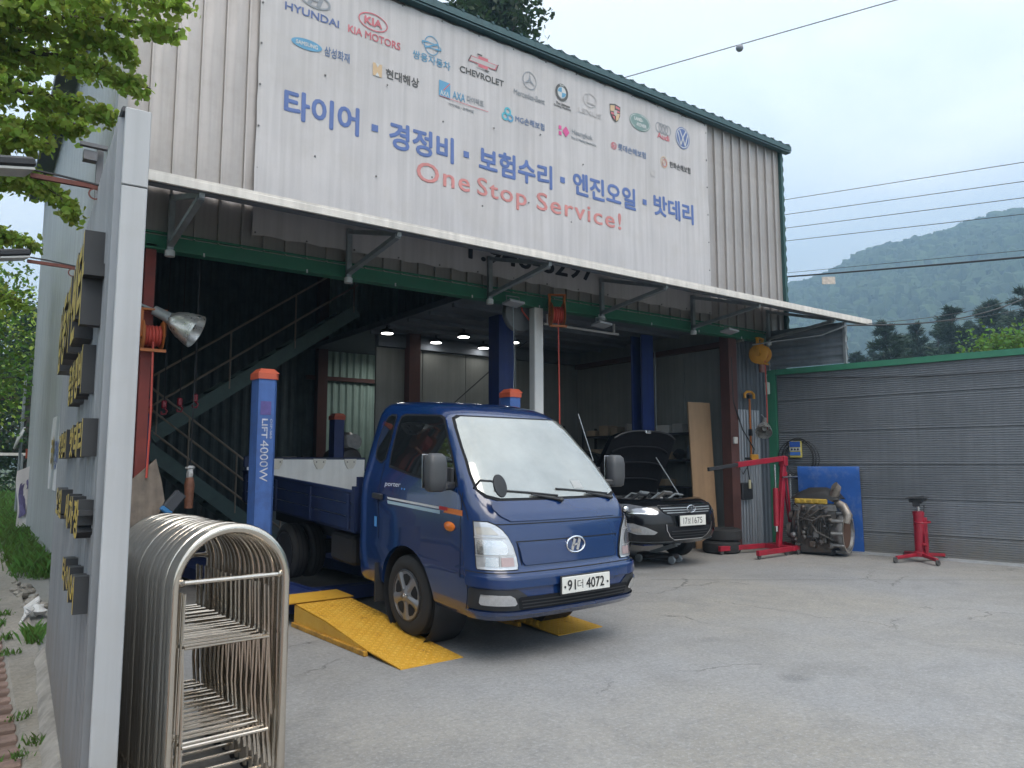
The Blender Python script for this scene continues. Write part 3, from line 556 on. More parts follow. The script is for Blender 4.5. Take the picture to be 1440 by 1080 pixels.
logo(3.89, 6.49, [('o', F((-.064, -.085), (.064, -.085), (.064, .085), (-.064, .085))), ('w', F((-.03, -.085), (.03, -.085), (.0, -.03))), ('w', F((-.03, .085), (.03, .085), (.0, .03)))])
logo(4.88, 6.53, [('c', F((-.09, -.11), (.09, -.11), (.09, .11), (-.09, .11))), ('w', TX('AXA', .14, .07, .02, 0, -.06)), ('r', LN((-.02, -.02), (.085, .105), .014))])
logo(5.2, 6.42, [('r', LN((-.4, 0), (.4, 0), .008))], 'underline')
logo(5.93, 6.48, [('t', R_(.06, .06, .03, (-.045, -.045))), ('c', R_(.06, .06, .03, (.045, -.045))), ('t', R_(.062, .062, .03, (0, .04)))])
logo(6.98, 6.51, [('p', F((-.1, .01), (-.045, .01), (-.045, .07), (-.1, .07))), ('p', F((-.1, -.08), (-.045, -.08), (-.045, -.02), (-.1, -.02))), ('p', F((-.03, 0), (.04, -.085), (.11, 0), (.04, .085)))])
logo(6.32, 7.10, [('g', R_(.13, .137, .012)), ('g', F((0, .125), (.02, .01), (-.02, .01))), ('g', F((.112, -.068), (0, -.018), (.018, .014))), ('g', F((-.112, -.068), (0, -.018), (-.018, .014)))])
def quad(s0, r): return F((0, 0), *[(r * math.cos(s0 + PI / 2 * i / 6), r * math.sin(s0 + PI / 2 * i / 6)) for i in range(7)])
logo(6.94, 7.11, [('g', D_(.125, .135)), ('k', R_(.125, .135, .04)), ('w', D_(.082, .088)), ('c', quad(PI / 2, .078)), ('c', quad(-PI / 2, .078)), ('w', TX('BMW', .09, .024, .04, 0, .108))])
logo(7.51, 7.15, [('l', R_(.14, .115, .014)), ('l', LN((-.03, .1), (-.05, -.05), .018)), ('l', LN((-.055, -.045), (.1, -.05), .018))])
logo(8.04, 7.09, [('k', F((-.115, .13), (0, .155), (.115, .13), (.105, -.03), (.06, -.115), (0, -.155), (-.06, -.115), (-.105, -.03))), ('o', F((-.1, .11), (-.01, .125), (-.01, .02), (-.1, .02))), ('r', F((.01, .125), (.1, .11), (.1, .075), (.01, .085))), ('r', F((.01, .055), (.1, .045), (.1, .02), (.01, .02))), ('r', F((-.095, 0), (-.01, 0), (-.01, -.035), (-.085, -.04))), ('r', F((-.075, -.06), (-.01, -.06), (-.01, -.12))), ('o', F((.01, 0), (.095, 0), (.06, -.1), (.01, -.135))), ('l', F((-.035, .045), (.035, .045), (.03, -.03), (0, -.05), (-.03, -.03)))])
logo(8.60, 7.09, [('e', D_(.24, .145)), ('w', R_(.225, .13, .01)), ('w', TX('LAND-', .2, .06, .04, -.03, .045)), ('w', TX('-ROVER', .24, .06, .04, .03, -.045))])
logo(9.16, 7.13, [('g', R_(.075, .088, .014, (-.115 + .077 * i, 0))) for i in range(4)])
logo(9.65, 7.10, [('b', D_(.18, .192)), ('w', R_(.165, .176, .014)), ('w', LN((-.075, .13), (0, .0), .022)), ('w', LN((.075, .13), (0, .0), .022)), ('w', LN((-.125, .08), (-.055, -.135), .022)), ('w', LN((.125, .08), (.055, -.135), .022)), ('w', LN((-.055, -.135), (0, .0), .022)), ('w', LN((.055, -.135), (0, .0), .022))])
logo(8.01, 6.54, [('r', R_(.06, .06, .012)), ('r', LN((-.02, .05), (-.02, -.03), .02)), ('r', R_(.025, .025, .01, (.012, -.01)))])
logo(9.17, 6.55, [('o', R_(.085, .1, .014)), ('r', R_(.055, .07, .012, (.01, -.01))), ('o', R_(.035, .04, .01, (-.01, .01)))])
for x, z in ((3.87, 5.71), (5.23, 5.70), (6.94, 5.73), (8.68, 5.75)): logo(x, z, [('B', F((-.045, -.045), (.045, -.045), (.045, .045), (-.045, .045)))], 'lettering')
logo(8.89, 6.29, [('l', F((-.05, .05), (.06, .06), (.05, -.06), (0, -.04), (-.03, -.07)))], 'patch')
for o_ in ban.children:
    if o_.name.split('.')[0] in ('lettering', 'logo', 'underline', 'patch'):
        for v_ in o_.data.vertices: v_.co.y += bw(v_.co.x, v_.co.z) + .002
sm = MB().lathe([(.012, 0), (.012, .006), (.005, .01)], 8, RX(90)).mesh('screw', mat('screw_grey', (.16, .16, .16), .5, .3, 0), True)
for i in range(14): inst('screw', sm, ban, T(x0 + .03 + i * .6, YB - .004, z1 - .03)); inst('screw', sm, ban, T(x0 + .03 + i * .6, YB - .004, z0 + .04))
for i in range(7): inst('screw', sm, ban, T(x0 + .025, YB - .004, z0 + .3 + i * .5)); inst('screw', sm, ban, T(x1 - .025, YB - .004, z0 + .3 + i * .5))
for i in range(6): inst('screw', sm, ban, T(3.2 + i * .83, YB - .006, 6.2 + .15 * math.sin(i * 2.1))); inst('screw', sm, ban, T(3.1 + i * .8, YB - .006, 5.15 + .12 * math.sin(i * 3.7)))

# ------------------------------------------------------------------ sign wall beside the gate
M_sw = mat('sign_wall_sheet', (.27, .29, .31), .42, .3, .08, 2, streak=.25, splash=(.22, .2, .18))
M_cap = mat('cap_flashing', (.42, .435, .45), .5, .05, .05, 2, streak=.18, dirt=(.36, .36, .35), damt=.4, splash=(.3, .28, .25))
M_let = mat('letter_side', (.035, .038, .042), .45, 0, .15); M_gold = mat('letter_face', (.45, .32, .045), .45, .1, .25, 9, dirt=(.12, .1, .06), damt=.6, dsc=6)
sw = thing('sign_wall', (.413, 3.166, 0), -2.41, 'grey corrugated sign wall with raised black and gold letters and white end cap', 'wall')
def topz(y): return 2.87
mb = MB(); n = 58; pts = []
for i in range(n):
    y = .02 + 3.7 * i / n; pts += [(0, y), (0, y + .028), (-.03, y + .036), (-.03, y + .054)]
pts = [(a, b) for a, b in pts]
mb.grid([[(a, b, .06) for a, b in pts], [(a, b, topz(b)) for a, b in pts]]); ob('sheet', mb, M_sw, sw)
mb = MB(); mb.prism([(.01, .05), (3.68, .05), (3.68, 2.85), (.01, 2.85)], .015, .07, basis((0, 0, 0), (0, 1, 0), (0, 0, 1), (1, 0, 0))); ob('core', mb, M_sw, sw)
mb = MB(); mb.box((.035, -.012, 1.285), (.09, .024, 2.57), None, .003); ob('end_cap', mb, M_cap, sw); mb = MB(); mb.box((.035, -.012, 2.73), (.092, .024, .31), None, .003); ob('end_cap', mb, M_cap, sw)
mb = MB(); mb.box((.078, 1.85, 1.43), (.01, 3.7, 2.84)); ob('back_sheet', mb, M_cap, sw)
mb = MB(); mb.tube([(-.012, .0, 2.885), (-.012, 3.7, 2.885)], .012, 6); ob('top_trim', mb, darksteel, sw)
mb = MB(); rows = []
for j in range(40):
    y = -.25 + j * .105; q = .012 * noise.noise((y * 7, 0, 3)); rows.append([(-.10 + q, y, 0), (-.08 + q, y, .03), (-.04 + q, y, .07 + q), (.02, y, .075), (.10, y, .075), (.10, y, 0)])
mb.grid(rows); ob('concrete_footing', mb, mat('footing', (.27, .25, .225), .95, 0, .3, 8, bump=.6, dirt=(.14, .13, .11), damt=.7), sw, True)
for body, ya, yb, zc, h in (('삼동카센타', 2.55, .2, 2.27, .40), ('종합정비', 1.5, .42, 1.90, .21), ('경정비 밧데리', 2.25, .14, 1.60, .15), ('오일 세차장', 2.15, .08, 1.28, .155), ('타이어', 1.0, .1, 1.0, .14)):
    n = len(body); w = (ya - yb) / n
    for i, chv in enumerate(body):
        if chv == ' ': continue
        vs, fs = text_mb(chv, .03, 1, .08, 2); zz = zc - h / 2 + (.0 if n > 4 else 0)
        bz = basis((-.02, ya - i * w, zz), (0, -1, 0), (0, 0, 1), (-1, 0, 0)); mb = MB(); dep = .085 if h > .3 else .06
        q = [(x * w * .86, y * h, dep if z > 0 else 0) for x, y, z in vs]
        for f_ in fs:
            top = all(q[k][2] > 0 for k in f_); mb.cur = 1 if top else 0; k0 = len(mb.v); mb.v += [tuple(bz @ Vector(q[k])) for k in f_]; mb.f.append(tuple(range(k0, k0 + len(f_)))); mb.mi.append(mb.cur)
        ob('letter', mb, [M_let, M_gold], sw)
# lamp arms over the sign wall
M_rust = mat('rusty_steel', (.13, .045, .035), .7, .2, .3, 10)
for i, (y, z, lab) in enumerate(((4.15, 2.885, 'flood lamp on a rusty arm fixed to the near end of the sign wall'), (6.01, 2.885, 'flood lamp on a rusty arm fixed to the far end of the sign wall'))):
    a = thing('sign_lamp', (.413 + (y - 3.166) * .042, y, z), 0, lab, 'lamp', 'flood lamps lighting the sign wall')
    mb = MB(); mb.bar((.05, 0, -.012), (-.31, .08, .012), .022, .022); ob('arm', mb, M_rust, a)
    mb = MB(); mb.ring(.03, .03, .008, 16, 0, T(-.04, .01, -.045) @ RX(90)); ob('hook', mb, M_rust, a)
    h = link('lamp_head', None, a); h.location = (-.40, .1, .025)
    mb = MB(); mb.box((0, 0, .025), (.2, .17, .05), RZ(15) @ RY(-14), .015); ob('housing', mb, blackpl, h)
    mb = MB(); mb.box((0, 0, -.006), (.18, .15, .012), RZ(15) @ RY(-14)); ob('lens', mb, mat('lamp_glass', (.5, .5, .48), .2, 0, .05), h)
    mb = MB(); mb.tube([(-.34, .085, .045), (-.2, .05, .03), (.0, 0, .0)], .006, 5); ob('cable', mb, blackpl, a)
# small bracket and lamp by the building corner, white sheet pinned on the side wall
mb = MB(); mb.box((.72, 7.0, 3.9), (.05, .05, .5)); mb.box((.66, 6.9, 4.13), (.2, .05, .03)); mb.box((.64, 6.95, 4.05), (.1, .09, .08)); ob('corner_bracket', mb, mat('bracket_grey', (.16, .16, .17), .6, .2, .2), bld)
no = thing('notice_banner', (.99, 11.9, 1.1), 0, 'small white notice banner pinned to the garage side wall past the sign wall', 'banner')
mb = MB(); mb.grid([[(.01 * math.sin(y * 5 + z * 3), y + (.05 * z), z) for y in [k * .1 for k in range(21)]] for z in [k * .1 for k in range(12)]]); ob('cloth', mb, mat('notice_white', (.62, .63, .66), .6, 0, .06), no, True)
text('lettering', '카', M_gold, no, (-.016, 1.75, .3), (0, -1, 0), (0, 0, 1), .5, .5, .04); text('lettering', '정비', ink('b'), no, (-.016, 1.1, .3), (0, -1, 0), (0, 0, 1), .8, .45, .04)
# ------------------------------------------------------------------ blue cab-over pickup
class Shell:
    """body whose horizontal section at height w is a rounded box; a = arc length from the front centre, v = distance ahead of the origin"""
    def __init__(s, tab, bow): s.t = tab; s.bow = bow
    def prof(s, w):
        t = s.t
        if w <= t[0][0]: return t[0][1:]
        for p, q in zip(t, t[1:]):
            if w <= q[0]:
                k = (w - p[0]) / (q[0] - p[0]); return tuple(a + (b - a) * k for a, b in zip(p[1:], q[1:]))
        return t[-1][1:]
    def fp(s, a, w, off=0, sg=1):
        hw, vf, rc = s.prof(w)[:3]; l0 = hw - rc
        if a <= l0: u, v, nu, nv = a, vf, 0, 1
        elif a <= l0 + rc * PI / 2: t = (a - l0) / rc; u, v, nu, nv = l0 + rc * math.sin(t), vf - rc + rc * math.cos(t), math.sin(t), math.cos(t)
        else: u, v, nu, nv = hw, vf - rc - (a - l0 - rc * PI / 2), 1, 0
        v -= s.bow * (u / hw) ** 2
        return (sg * (u + nu * off), v + nv * off, w)
    def sp(s, v, w, off=0, sg=1): return (sg * (s.prof(w)[0] + off), v, w)
    def solid(s, vr, ws, na=26, rr=.06):
        mb = MB(); rows = []
        for w in ws:
            hw, vf, rc = s.prof(w)[:3]; l0 = hw - rc; aa = [l0 * i / 6 for i in range(6)] + [l0 + rc * PI / 2 * i / 8 for i in range(9)]
            half = [s.fp(a, w) for a in aa]; v1 = half[-1][1]
            half += [(hw, v1 + (vr + rr - v1) * i / 10, w) for i in range(1, 11)] + [(hw - rr * (1 - math.cos(t)), vr + rr - rr * math.sin(t), w) for t in (PI / 6, PI / 3, PI / 2)]
            rows.append([(-x, y, z) for x, y, z in half[:0:-1]] + half)
        k = len(mb.v); mb.grid(rows, None, True); b = len(rows[0]); mb.f.append(tuple(range(b))[::-1]); mb.f.append(tuple((len(rows) - 1) * b + i for i in range(b))); mb.mi += [0, 0]; return mb
def rowpatch(fn, rows, n=8, off=.004, sg=1):
    """patch on a surface: rows of (w, start, end)"""
    rr_ = [rows[0]]
    for p, q in zip(rows, rows[1:]):
        m_ = max(1, int(math.ceil(abs(q[0] - p[0]) / .022)))
        rr_ += [tuple(x + (y - x) * k / m_ for x, y in zip(p, q)) for k in range(1, m_ + 1)]
    rows = rr_
    mb = MB(); mb.grid([[fn(a0 + (a1 - a0) * i / n, w, off, sg) for i in range(n + 1)] for w, a0, a1 in rows]); return mb
def fixn(o):
    bm = bmesh.new(); bm.from_mesh(o.data); bmesh.ops.remove_doubles(bm, verts=bm.verts, dist=1e-5); bmesh.ops.recalc_face_normals(bm, faces=bm.faces); bm.to_mesh(o.data); bm.free()
def boolean(o, cutters):
    for x in [o] + cutters: fixn(x)
    for c in cutters:
        m = o.modifiers.new('b', 'BOOLEAN'); m.operation = 'DIFFERENCE'; m.solver = 'EXACT'; m.object = c
    dg = bpy.context.evaluated_depsgraph_get(); dg.update(); me = bpy.data.meshes.new_from_object(o.evaluated_get(dg)); o.modifiers.clear(); old = o.data; o.data = me; bpy.data.meshes.remove(old)
    for c in cutters: bpy.data.objects.remove(c)
    me.polygons.foreach_set('use_smooth', [True] * len(me.polygons)); me.set_sharp_from_angle(angle=RAD(32))

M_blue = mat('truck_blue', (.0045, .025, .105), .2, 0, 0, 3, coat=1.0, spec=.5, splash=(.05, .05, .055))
M_glass = mat('dark_glass', (.010, .012, .014), .03, 0, 0, spec=.8)
M_wind = mat('windscreen', (.36, .375, .355), .06, .6, .2, 1.6, spec=1.0, coat=.6)
M_hl = mat('lamp_lens', (.62, .63, .65), .08, .55, .1, 30, coat=1)
M_hl2 = mat('lamp_reflector', (.75, .76, .78), .16, 1, .1, 40)
M_grey = mat('wheel_grey', (.28, .28, .29), .35, .7, .08, 6)
M_gap = mat('shut_gap', (.004, .005, .008), .9, 0, 0)
M_plate = mat('plate_white', (.66, .66, .62), .5, 0, .03); M_ink = mat('plate_ink', (.02, .02, .022), .6, 0, 0)
TRK = thing('pickup_truck', (3.96, 4.6, 0), 4, 'blue cab-over pickup truck standing on yellow ramps in the garage opening', 'truck')
PT = .061
tilt = Matrix(((1, 0, 0, 0), (0, -1, 0, 0), (0, -PT, 1, .06 - PT * 1.2), (0, 0, 0, 1)))    # truck axes: u right, v forward, w up
# mirrored in v: flip u so that the body stays right-handed in the picture
def tob(name, mb, m, parent=TRK, smooth=True, ang=35, **k):
    mb.v = [tuple(tilt @ Vector(p)) for p in mb.v]; return ob(name, mb, m, parent, smooth, ang=ang, **k)
cab = Shell([(.33, .80, -.10, .20), (.38, .835, -.04, .24), (.52, .855, -.012, .25), (.66, .86, -.025, .25), (.72, .858, -.068, .24), (.88, .858, -.085, .24), (1.03, .858, -.115, .23), (1.12, .852, -.155, .21), (1.2, .845, -.21, .20), (1.27, .832, -.27, .18), (1.5, .768, -.455, .16), (1.78, .682, -.70, .20), (1.86, .65, -.78, .23), (1.91, .615, -.86, .25), (1.95, .56, -.97, .27), (1.98, .47, -1.12, .27), (1.99, .38, -1.26, .26)], .06)
CR = -2.06
def cabws(): return [.33, .35, .38, .45, .52, .6, .66, .69, .72, .8, .88, .96, 1.03, 1.08, 1.12, 1.16, 1.2, 1.235, 1.27, 1.35, 1.43, 1.5, 1.6, 1.7, 1.78, 1.83, 1.86, 1.885, 1.91, 1.93, 1.95, 1.965, 1.98, 1.99]
shell = tob('cab_body', cab.solid(CR, cabws()), M_blue)
cut = []
for sg in (-1, 1):
    c = MB(); c.lathe([(.41, -.2), (.41, .4)], 40, basis((sg * .66, -1.22, .33), (0, 1, 0), (0, 0, 1), (sg, 0, 0))); c.v = [tuple(tilt @ Vector(p)) for p in c.v]; cc = ob('cut', c, M_blue, TRK); cut.append(cc)
bpy.context.view_layer.update(); boolean(shell, cut)
for sg in (-1, 1):
    mb = MB(); mb.lathe([(.408, 0), (.408, .34)], 30, basis((sg * .48, -1.22, .33), (0, 1, 0), (0, 0, 1), (sg, 0, 0))); mb.f = mb.f[:-1]; mb.mi = mb.mi[:-1]; tob('wheel_housing', mb, blackpl)
# windscreen with black border, header crease
ws_rows = [(1.225, 0, .60), (1.25, 0, .70), (1.29, 0, .745), (1.4, 0, .735), (1.6, 0, .69), (1.76, 0, .645), (1.83, 0, .615), (1.855, 0, .56)]
def both(rows, n, off):
    mb = rowpatch(cab.fp, rows, n, off, 1); m2 = rowpatch(cab.fp, rows, n, off, -1); mb.add(m2.v, m2.f); return mb
big = [(w + (.012 if i > 4 else (-.02 if i < 2 else 0)), a0, a1 + .022) for i, (w, a0, a1) in enumerate(ws_rows)]
wsf = tob('windscreen_seal', both(big, 24, .006), M_gap); tob('windscreen', both(ws_rows, 26, .011), M_wind, wsf)
ck = MB(); tob('dashboard_sticker', rowpatch(cab.fp, [(1.285, .22, .33), (1.345, .22, .33)], 2, .014, 1), mat('sticker', (.35, .36, .36), .5, 0, 0), wsf, False)
# side glass
for sg in (-1, 1):
    tag_ = 'near' if sg < 0 else 'far'
    fr = tob('door_window', rowpatch(cab.sp, [(1.31, -.66, -.52), (1.34, -1.15, -.54), (1.40, -1.58, -.575), (1.5, -1.60, -.66), (1.65, -1.615, -.79), (1.78, -1.62, -.895), (1.83, -1.615, -.95), (1.85, -1.56, -1.02)], 10, .005, sg), M_glass)
    tob('window_seal', rowpatch(cab.sp, [(1.295, -.66, -.50), (1.325, -1.15, -.515), (1.38, -1.60, -.55), (1.5, -1.625, -.635), (1.65, -1.64, -.765), (1.78, -1.645, -.87), (1.845, -1.64, -.93), (1.865, -1.57, -1.0)], 10, .0035, sg), M_gap, fr)
    q = tob('quarter_window', rowpatch(cab.sp, [(1.42, -1.78, -1.74), (1.46, -1.86, -1.70), (1.6, -1.90, -1.70), (1.75, -1.885, -1.71), (1.83, -1.85, -1.72), (1.845, -1.81, -1.735)], 5, .005, sg), M_glass)
    tob('window_seal', rowpatch(cab.sp, [(1.405, -1.78, -1.74), (1.45, -1.88, -1.685), (1.6, -1.92, -1.685), (1.75, -1.90, -1.695), (1.84, -1.865, -1.705), (1.86, -1.81, -1.73)], 5, .0035, sg), M_gap, q)
    # door with its gaps
    dr = tob('door_gap', rowpatch(cab.sp, [(w, -.425, -.417) for w in (.62, .9, 1.1, 1.26)], 1, .002, sg), M_gap)
    tob('door_gap', rowpatch(cab.sp, [(w, -1.672 - .02 * (w > 1), -1.664 - .02 * (w > 1)) for w in (.74, .9, 1.1, 1.3, 1.42)], 1, .002, sg), M_gap)
    tob('door_gap', rowpatch(cab.fp, [(w, .905, .915) for w in (1.06, 1.12, 1.2, 1.27)], 1, .002, sg), M_gap)
    tob('panel_gap', rowpatch(cab.fp, [(w, 1.0, 1.007) for w in (.36, .5, .6, .68)], 1, .002, sg), M_gap)
    tob('panel_gap', rowpatch(cab.fp, [(.683, .0, 1.0), (.690, 0, 1.0)], 24, .002, sg), M_gap)
    hd = MB(); hd.box((sg * .872, -1.68, 1.115), (.03, .16, .05), None, .012); tob('door_handle', hd, blackpl)
    st = rowpatch(cab.sp, [(1.104, -1.52, -.72), (1.121, -1.54, -.72)], 6, .003, sg); tob('side_stripe', st, mat('stripe_white', (.62, .62, .62), .5, 0, 0))
    st = rowpatch(cab.sp, [(1.065, -1.52, -.70), (1.092, -1.53, -.70)], 6, .003, sg); tob('side_stripe', st, mat('stripe_blue', (.35, .47, .55), .5, 0, 0))
    st = rowpatch(cab.sp, [(1.10, -.72, -.60), (1.128, -.72, -.60)], 2, .003, sg); tob('side_stripe', st, mat('stripe_red', (.45, .02, .03), .5, 0, 0))
    st = rowpatch(cab.sp, [(1.083, -.66, -.40), (1.125, -.60, -.40)], 3, .003, sg); tob('side_stripe', st, mat('stripe_orange', (.62, .18, .04), .5, 0, 0))
    mb = MB(); mb.blob((sg * .862, -.565, .985), (.02, .075, .038), 1, None, 14, 8, 0); tob('side_indicator', mb, mat('amber', (.65, .16, .01), .2, 0, 0, coat=1))
    tob('sticker', rowpatch(cab.sp, [(.84, -1.745, -1.70), (.93, -1.745, -1.70)], 1, .003, sg), mat('sticker_blue', (.08, .28, .6), .5, 0, 0), TRK, False)
    # headlamp unit
    hl = [(.712, .575, .868), (.735, .565, .872), (.80, .575, .872), (.88, .60, .872), (.95, .635, .87), (1.0, .675, .868), (1.035, .72, .866), (1.055, .77, .862)]
    H = tob('headlamp', rowpatch(cab.fp, [(w - .008 if i == 0 else w + (.006 if i > 5 else 0), a - .012, b + .012) for i, (w, a, b) in enumerate(hl)], 12, .004, sg), M_gap)
    tob('lens', rowpatch(cab.fp, hl, 12, .014, sg), M_hl, H)
    tob('reflector', rowpatch(cab.fp, [(.82, .66, .855), (.845, .645, .86), (.89, .655, .86), (.925, .68, .85)], 6, .021, sg), M_hl2, H)
    tob('reflector', rowpatch(cab.fp, [(.735, .60, .70), (.80, .605, .70)], 3, .020, sg), mat('lens_red', (.5, .38, .38), .2, .4, .1), H)
    tob('reflector', rowpatch(cab.fp, [(.735, .72, .81), (.80, .72, .80)], 3, .020, sg), M_hl2, H)
    tob('reflector', rowpatch(cab.fp, [(.965, .70, .85), (1.02, .755, .855)], 4, .020, sg), mat('lens_amber', (.6, .57, .52), .15, .6, .1), H)
    for w0, w1 in ((.812, .818), (.94, .948)): tob('lamp_divider', rowpatch(cab.fp, [(w0, .60 if w0 < .9 else .645, .87), (w1, .60 if w0 < .9 else .65, .87)], 6, .024, sg), mat('lamp_trim', (.5, .5, .5), .3, .6, 0), H)
    tob('lamp_divider', rowpatch(cab.fp, [(.735, .705, .712), (.81, .705, .712)], 1, .024, sg), MATS['lamp_trim'], H)
    # fog lamp in black surround
    fs_ = tob('fog_surround', rowpatch(cab.fp, [(.415, .53, .96), (.43, .50, .985), (.52, .52, .99), (.555, .575, .985), (.57, .60, .96)], 10, .006, sg), blackpl)
    tob('fog_lamp', rowpatch(cab.fp, [(.455, .625, .86), (.47, .61, .875), (.515, .635, .875), (.535, .67, .87)], 6, .02, sg), M_hl2, fs_)
    # door mirror
    mr = MB(); cx, cv, cw = sg * 1.02, -.53, 1.415
    rows = []
    for k, (w, sx, sy) in enumerate(((-.155, .055, .03), (-.14, .078, .05), (-.06, .088, .062), (.06, .086, .064), (.115, .076, .055), (.14, .05, .03))): rows.append([(cx + sx * math.copysign(abs(math.cos(t)) ** .5, math.cos(t)), cv + sy * math.copysign(abs(math.sin(t)) ** .6, math.sin(t)), cw + w) for t in [2 * PI * j / 20 for j in range(20)]])
    mr.grid(rows, None, True); mr.f += [tuple(range(20)), tuple(100 + i for i in range(20))]; mr.mi += [0, 0]
    mo = tob('mirror', mr, mat('mirror_shell', (.06, .063, .068), .45, 0, .1), ang=60)
    ar = MB(); ar.bar((sg * .80, -.60, 1.30), (sg * .97, -.52, 1.30), .09, .06, None, .015); ar.bar((sg * .835, -.62, 1.27), (sg * .835, -.62, 1.44), .03, .12, None, .01); tob('mirror_arm', ar, blackpl, mo)
    gl = MB(); gl.box((cx, cv - .068, cw), (.16, .006, .26), None, .002); tob('mirror_glass', gl, chrome, mo)
# front: bonnet creases, grille panel edge, bumper
for w, a in ((1.035, .86), (.905, .56)):
    mb = both([(w, 0, a), (w + .007, 0, a)], 20, .003); tob('panel_gap', mb, M_gap)
mb = both([(.905, .545, .553), (.80, .53, .538), (.735, .515, .523)], 1, .003); tob('panel_gap', mb, M_gap)
hood = both([(1.06, 0, .58), (1.10, 0, .66), (1.15, 0, .70), (1.19, 0, .70), (1.205, 0, .66)], 10, .012); tob('bonnet', hood, M_blue)
low = both([(.735, 0, .49), (.76, 0, .515), (.84, 0, .53), (.885, 0, .545), (.898, 0, .52)], 10, .012); tob('grille_panel', low, M_blue)
bp = Shell([(w, h + .004, v + .018, r) for w, h, v, r in cab.t], .06)
mb = both([(.335, 0, .93), (.36, 0, 1.0), (.40, 0, 1.0), (.405, 0, .98)], 26, .02); tob('bumper', mb, M_blue)
mb = both([(.585, 0, .99), (.60, 0, 1.0), (.64, 0, 1.0), (.665, 0, .98), (.672, 0, .9)], 26, .022); tob('bumper', mb, M_blue)
gr = tob('lower_grille', both([(.415, 0, .56), (.43, 0, .58), (.505, 0, .60), (.515, 0, .58)], 14, .008), M_gap)
for w in (.432, .457, .482): tob('grille_slat', both([(w, 0, .555 + (w - .43) * .4), (w + .009, 0, .555 + (w - .43) * .4)], 14, .02), blackpl, gr)
def fpt(u, w, off): return cab.fp(abs(u), w, off, 1 if u >= 0 else -1)
# number plate and emblem
pl = MB(); pl.box((.05, .03, .572), (.53, .012, .125), None, .004); P_ = tob('number_plate', pl, M_plate, smooth=False)
pl = MB(); pl.box((.05, .022, .572), (.55, .012, .145), None, .004); tob('plate_frame', pl, blackpl, P_, False)
def tt(name, body, m, parent, o, ex, ey, w, h, bold=0.0):
    vs, fs = text_mb(body, bold); mb = MB(); mb.add([(x * w, y * h, z) for x, y, z in vs], fs, basis(o, ex, ey, Vector(ex).cross(Vector(ey)))); return tob(name, mb, m, parent, False)
tt('plate_text', '91', M_ink, P_, (-.165, .0375, .532), (1, 0, 0), (0, 0, 1), .09, .08, .012); tt('plate_text', '더', M_ink, P_, (-.055, .0375, .537), (1, 0, 0), (0, 0, 1), .062, .068, .0)
tt('plate_text', '4072', M_ink, P_, (.04, .0375, .532), (1, 0, 0), (0, 0, 1), .205, .08, .012)
for x in (-.19, .285):
    mb = MB(); mb.lathe([(.009, 0), (.009, .006)], 10, basis((x, .036, .562), (1, 0, 0), (0, 0, -1), (0, 1, 0))); tob('bolt', mb, darksteel, P_)
def emblem(parent, c, ex, ey, rx, ry, m, f=tob):
    mb = MB(); ez = Vector(ex).cross(Vector(ey)); B = basis(c, ex, ey, ez)
    mb.tube([tuple(B @ Vector((rx * math.cos(t), ry * math.sin(t), 0))) for t in [2 * PI * i / 36 for i in range(36)]], rx * .08, 6, closed=True)
    for p in ([(-.55, -.62), (-.28, -.76), (.0, .66), (-.26, .78)], [(.28, -.78), (.02, -.66), (.28, .76), (.55, .62)], [(-.34, -.2), (-.28, .05), (.34, .2), (.28, -.05)]): mb.prism([(x * rx, y * ry) for x, y in p], -.004, .006, B)
    return f('emblem', mb, m, parent)
emblem(TRK, (.03, -.066, .86), (1, 0, 0), (0, 0, 1), .10, .062, chrome)
# door lettering
for sg in (-1,):
    vs, fs = text_mb('porter', .0); mb = MB(); mb.add([(-(cab.prof(1.21 + y * .05)[0] + .003), -1.60 + x * .26 , 1.20 + y * .045 + x * .012) for x, y, z in vs], fs); tob('lettering', mb, mat('letter_white', (.65, .66, .68), .5, 0, 0), TRK, False)
    vs, fs = text_mb('II', 0); mb = MB(); mb.add([(-(cab.prof(1.22 + y * .06)[0] + .003), -1.32 + x * .06, 1.205 + y * .06) for x, y, z in vs], fs); tob('lettering', mb, MATS['sticker_blue'], TRK, False)
# convex mirror on the corner, wipers, aerial
mb = MB(); mb.tube([(-.80, -.33, 1.30), (-.84, -.2, 1.37), (-.79, -.12, 1.37), (-.74, -.11, 1.34)], .009, 8); cm_ = tob('corner_mirror', mb, blackpl)
mb = MB(); mb.lathe([(.02, -.02), (.06, -.018), (.078, .0), (.074, .012), (.0, .016)], 24, basis((-.73, -.10, 1.335), (1, 0, 0), (0, -.35, .94), (0, .94, .35)) @ Matrix.Diagonal((.8, 1.15, 1, 1))); tob('mirror_bowl', mb, blackpl, cm_)
for u0, u1, w1 in ((-.20, -.60, 1.275), (.42, -.06, 1.28), ):
    mb = MB(); a = fpt(u0 + .18, 1.205, .03); b = fpt(u0 - .1, 1.25, .03); c = fpt(u1, w1, .02); d = fpt(u0 + .35 if u0 < 0 else u0 + .22, 1.215, .02)
    mb.tube([a, b], [.014, .008], 6); mb.tube([fpt(u0 - .42, 1.285, .018), fpt(u0 - .1, 1.262, .018), fpt(u0 + .18, 1.235, .018)], .009, 6); mb.blob(a, (.028, .028, .02), 2, None, 10, 6, 0); tob('wiper', mb, blackpl)
mb = MB(); mb.tube([(.74, -.55, 1.50), (.72, -.72, 1.93)], .004, 5); tob('aerial', mb, galv)
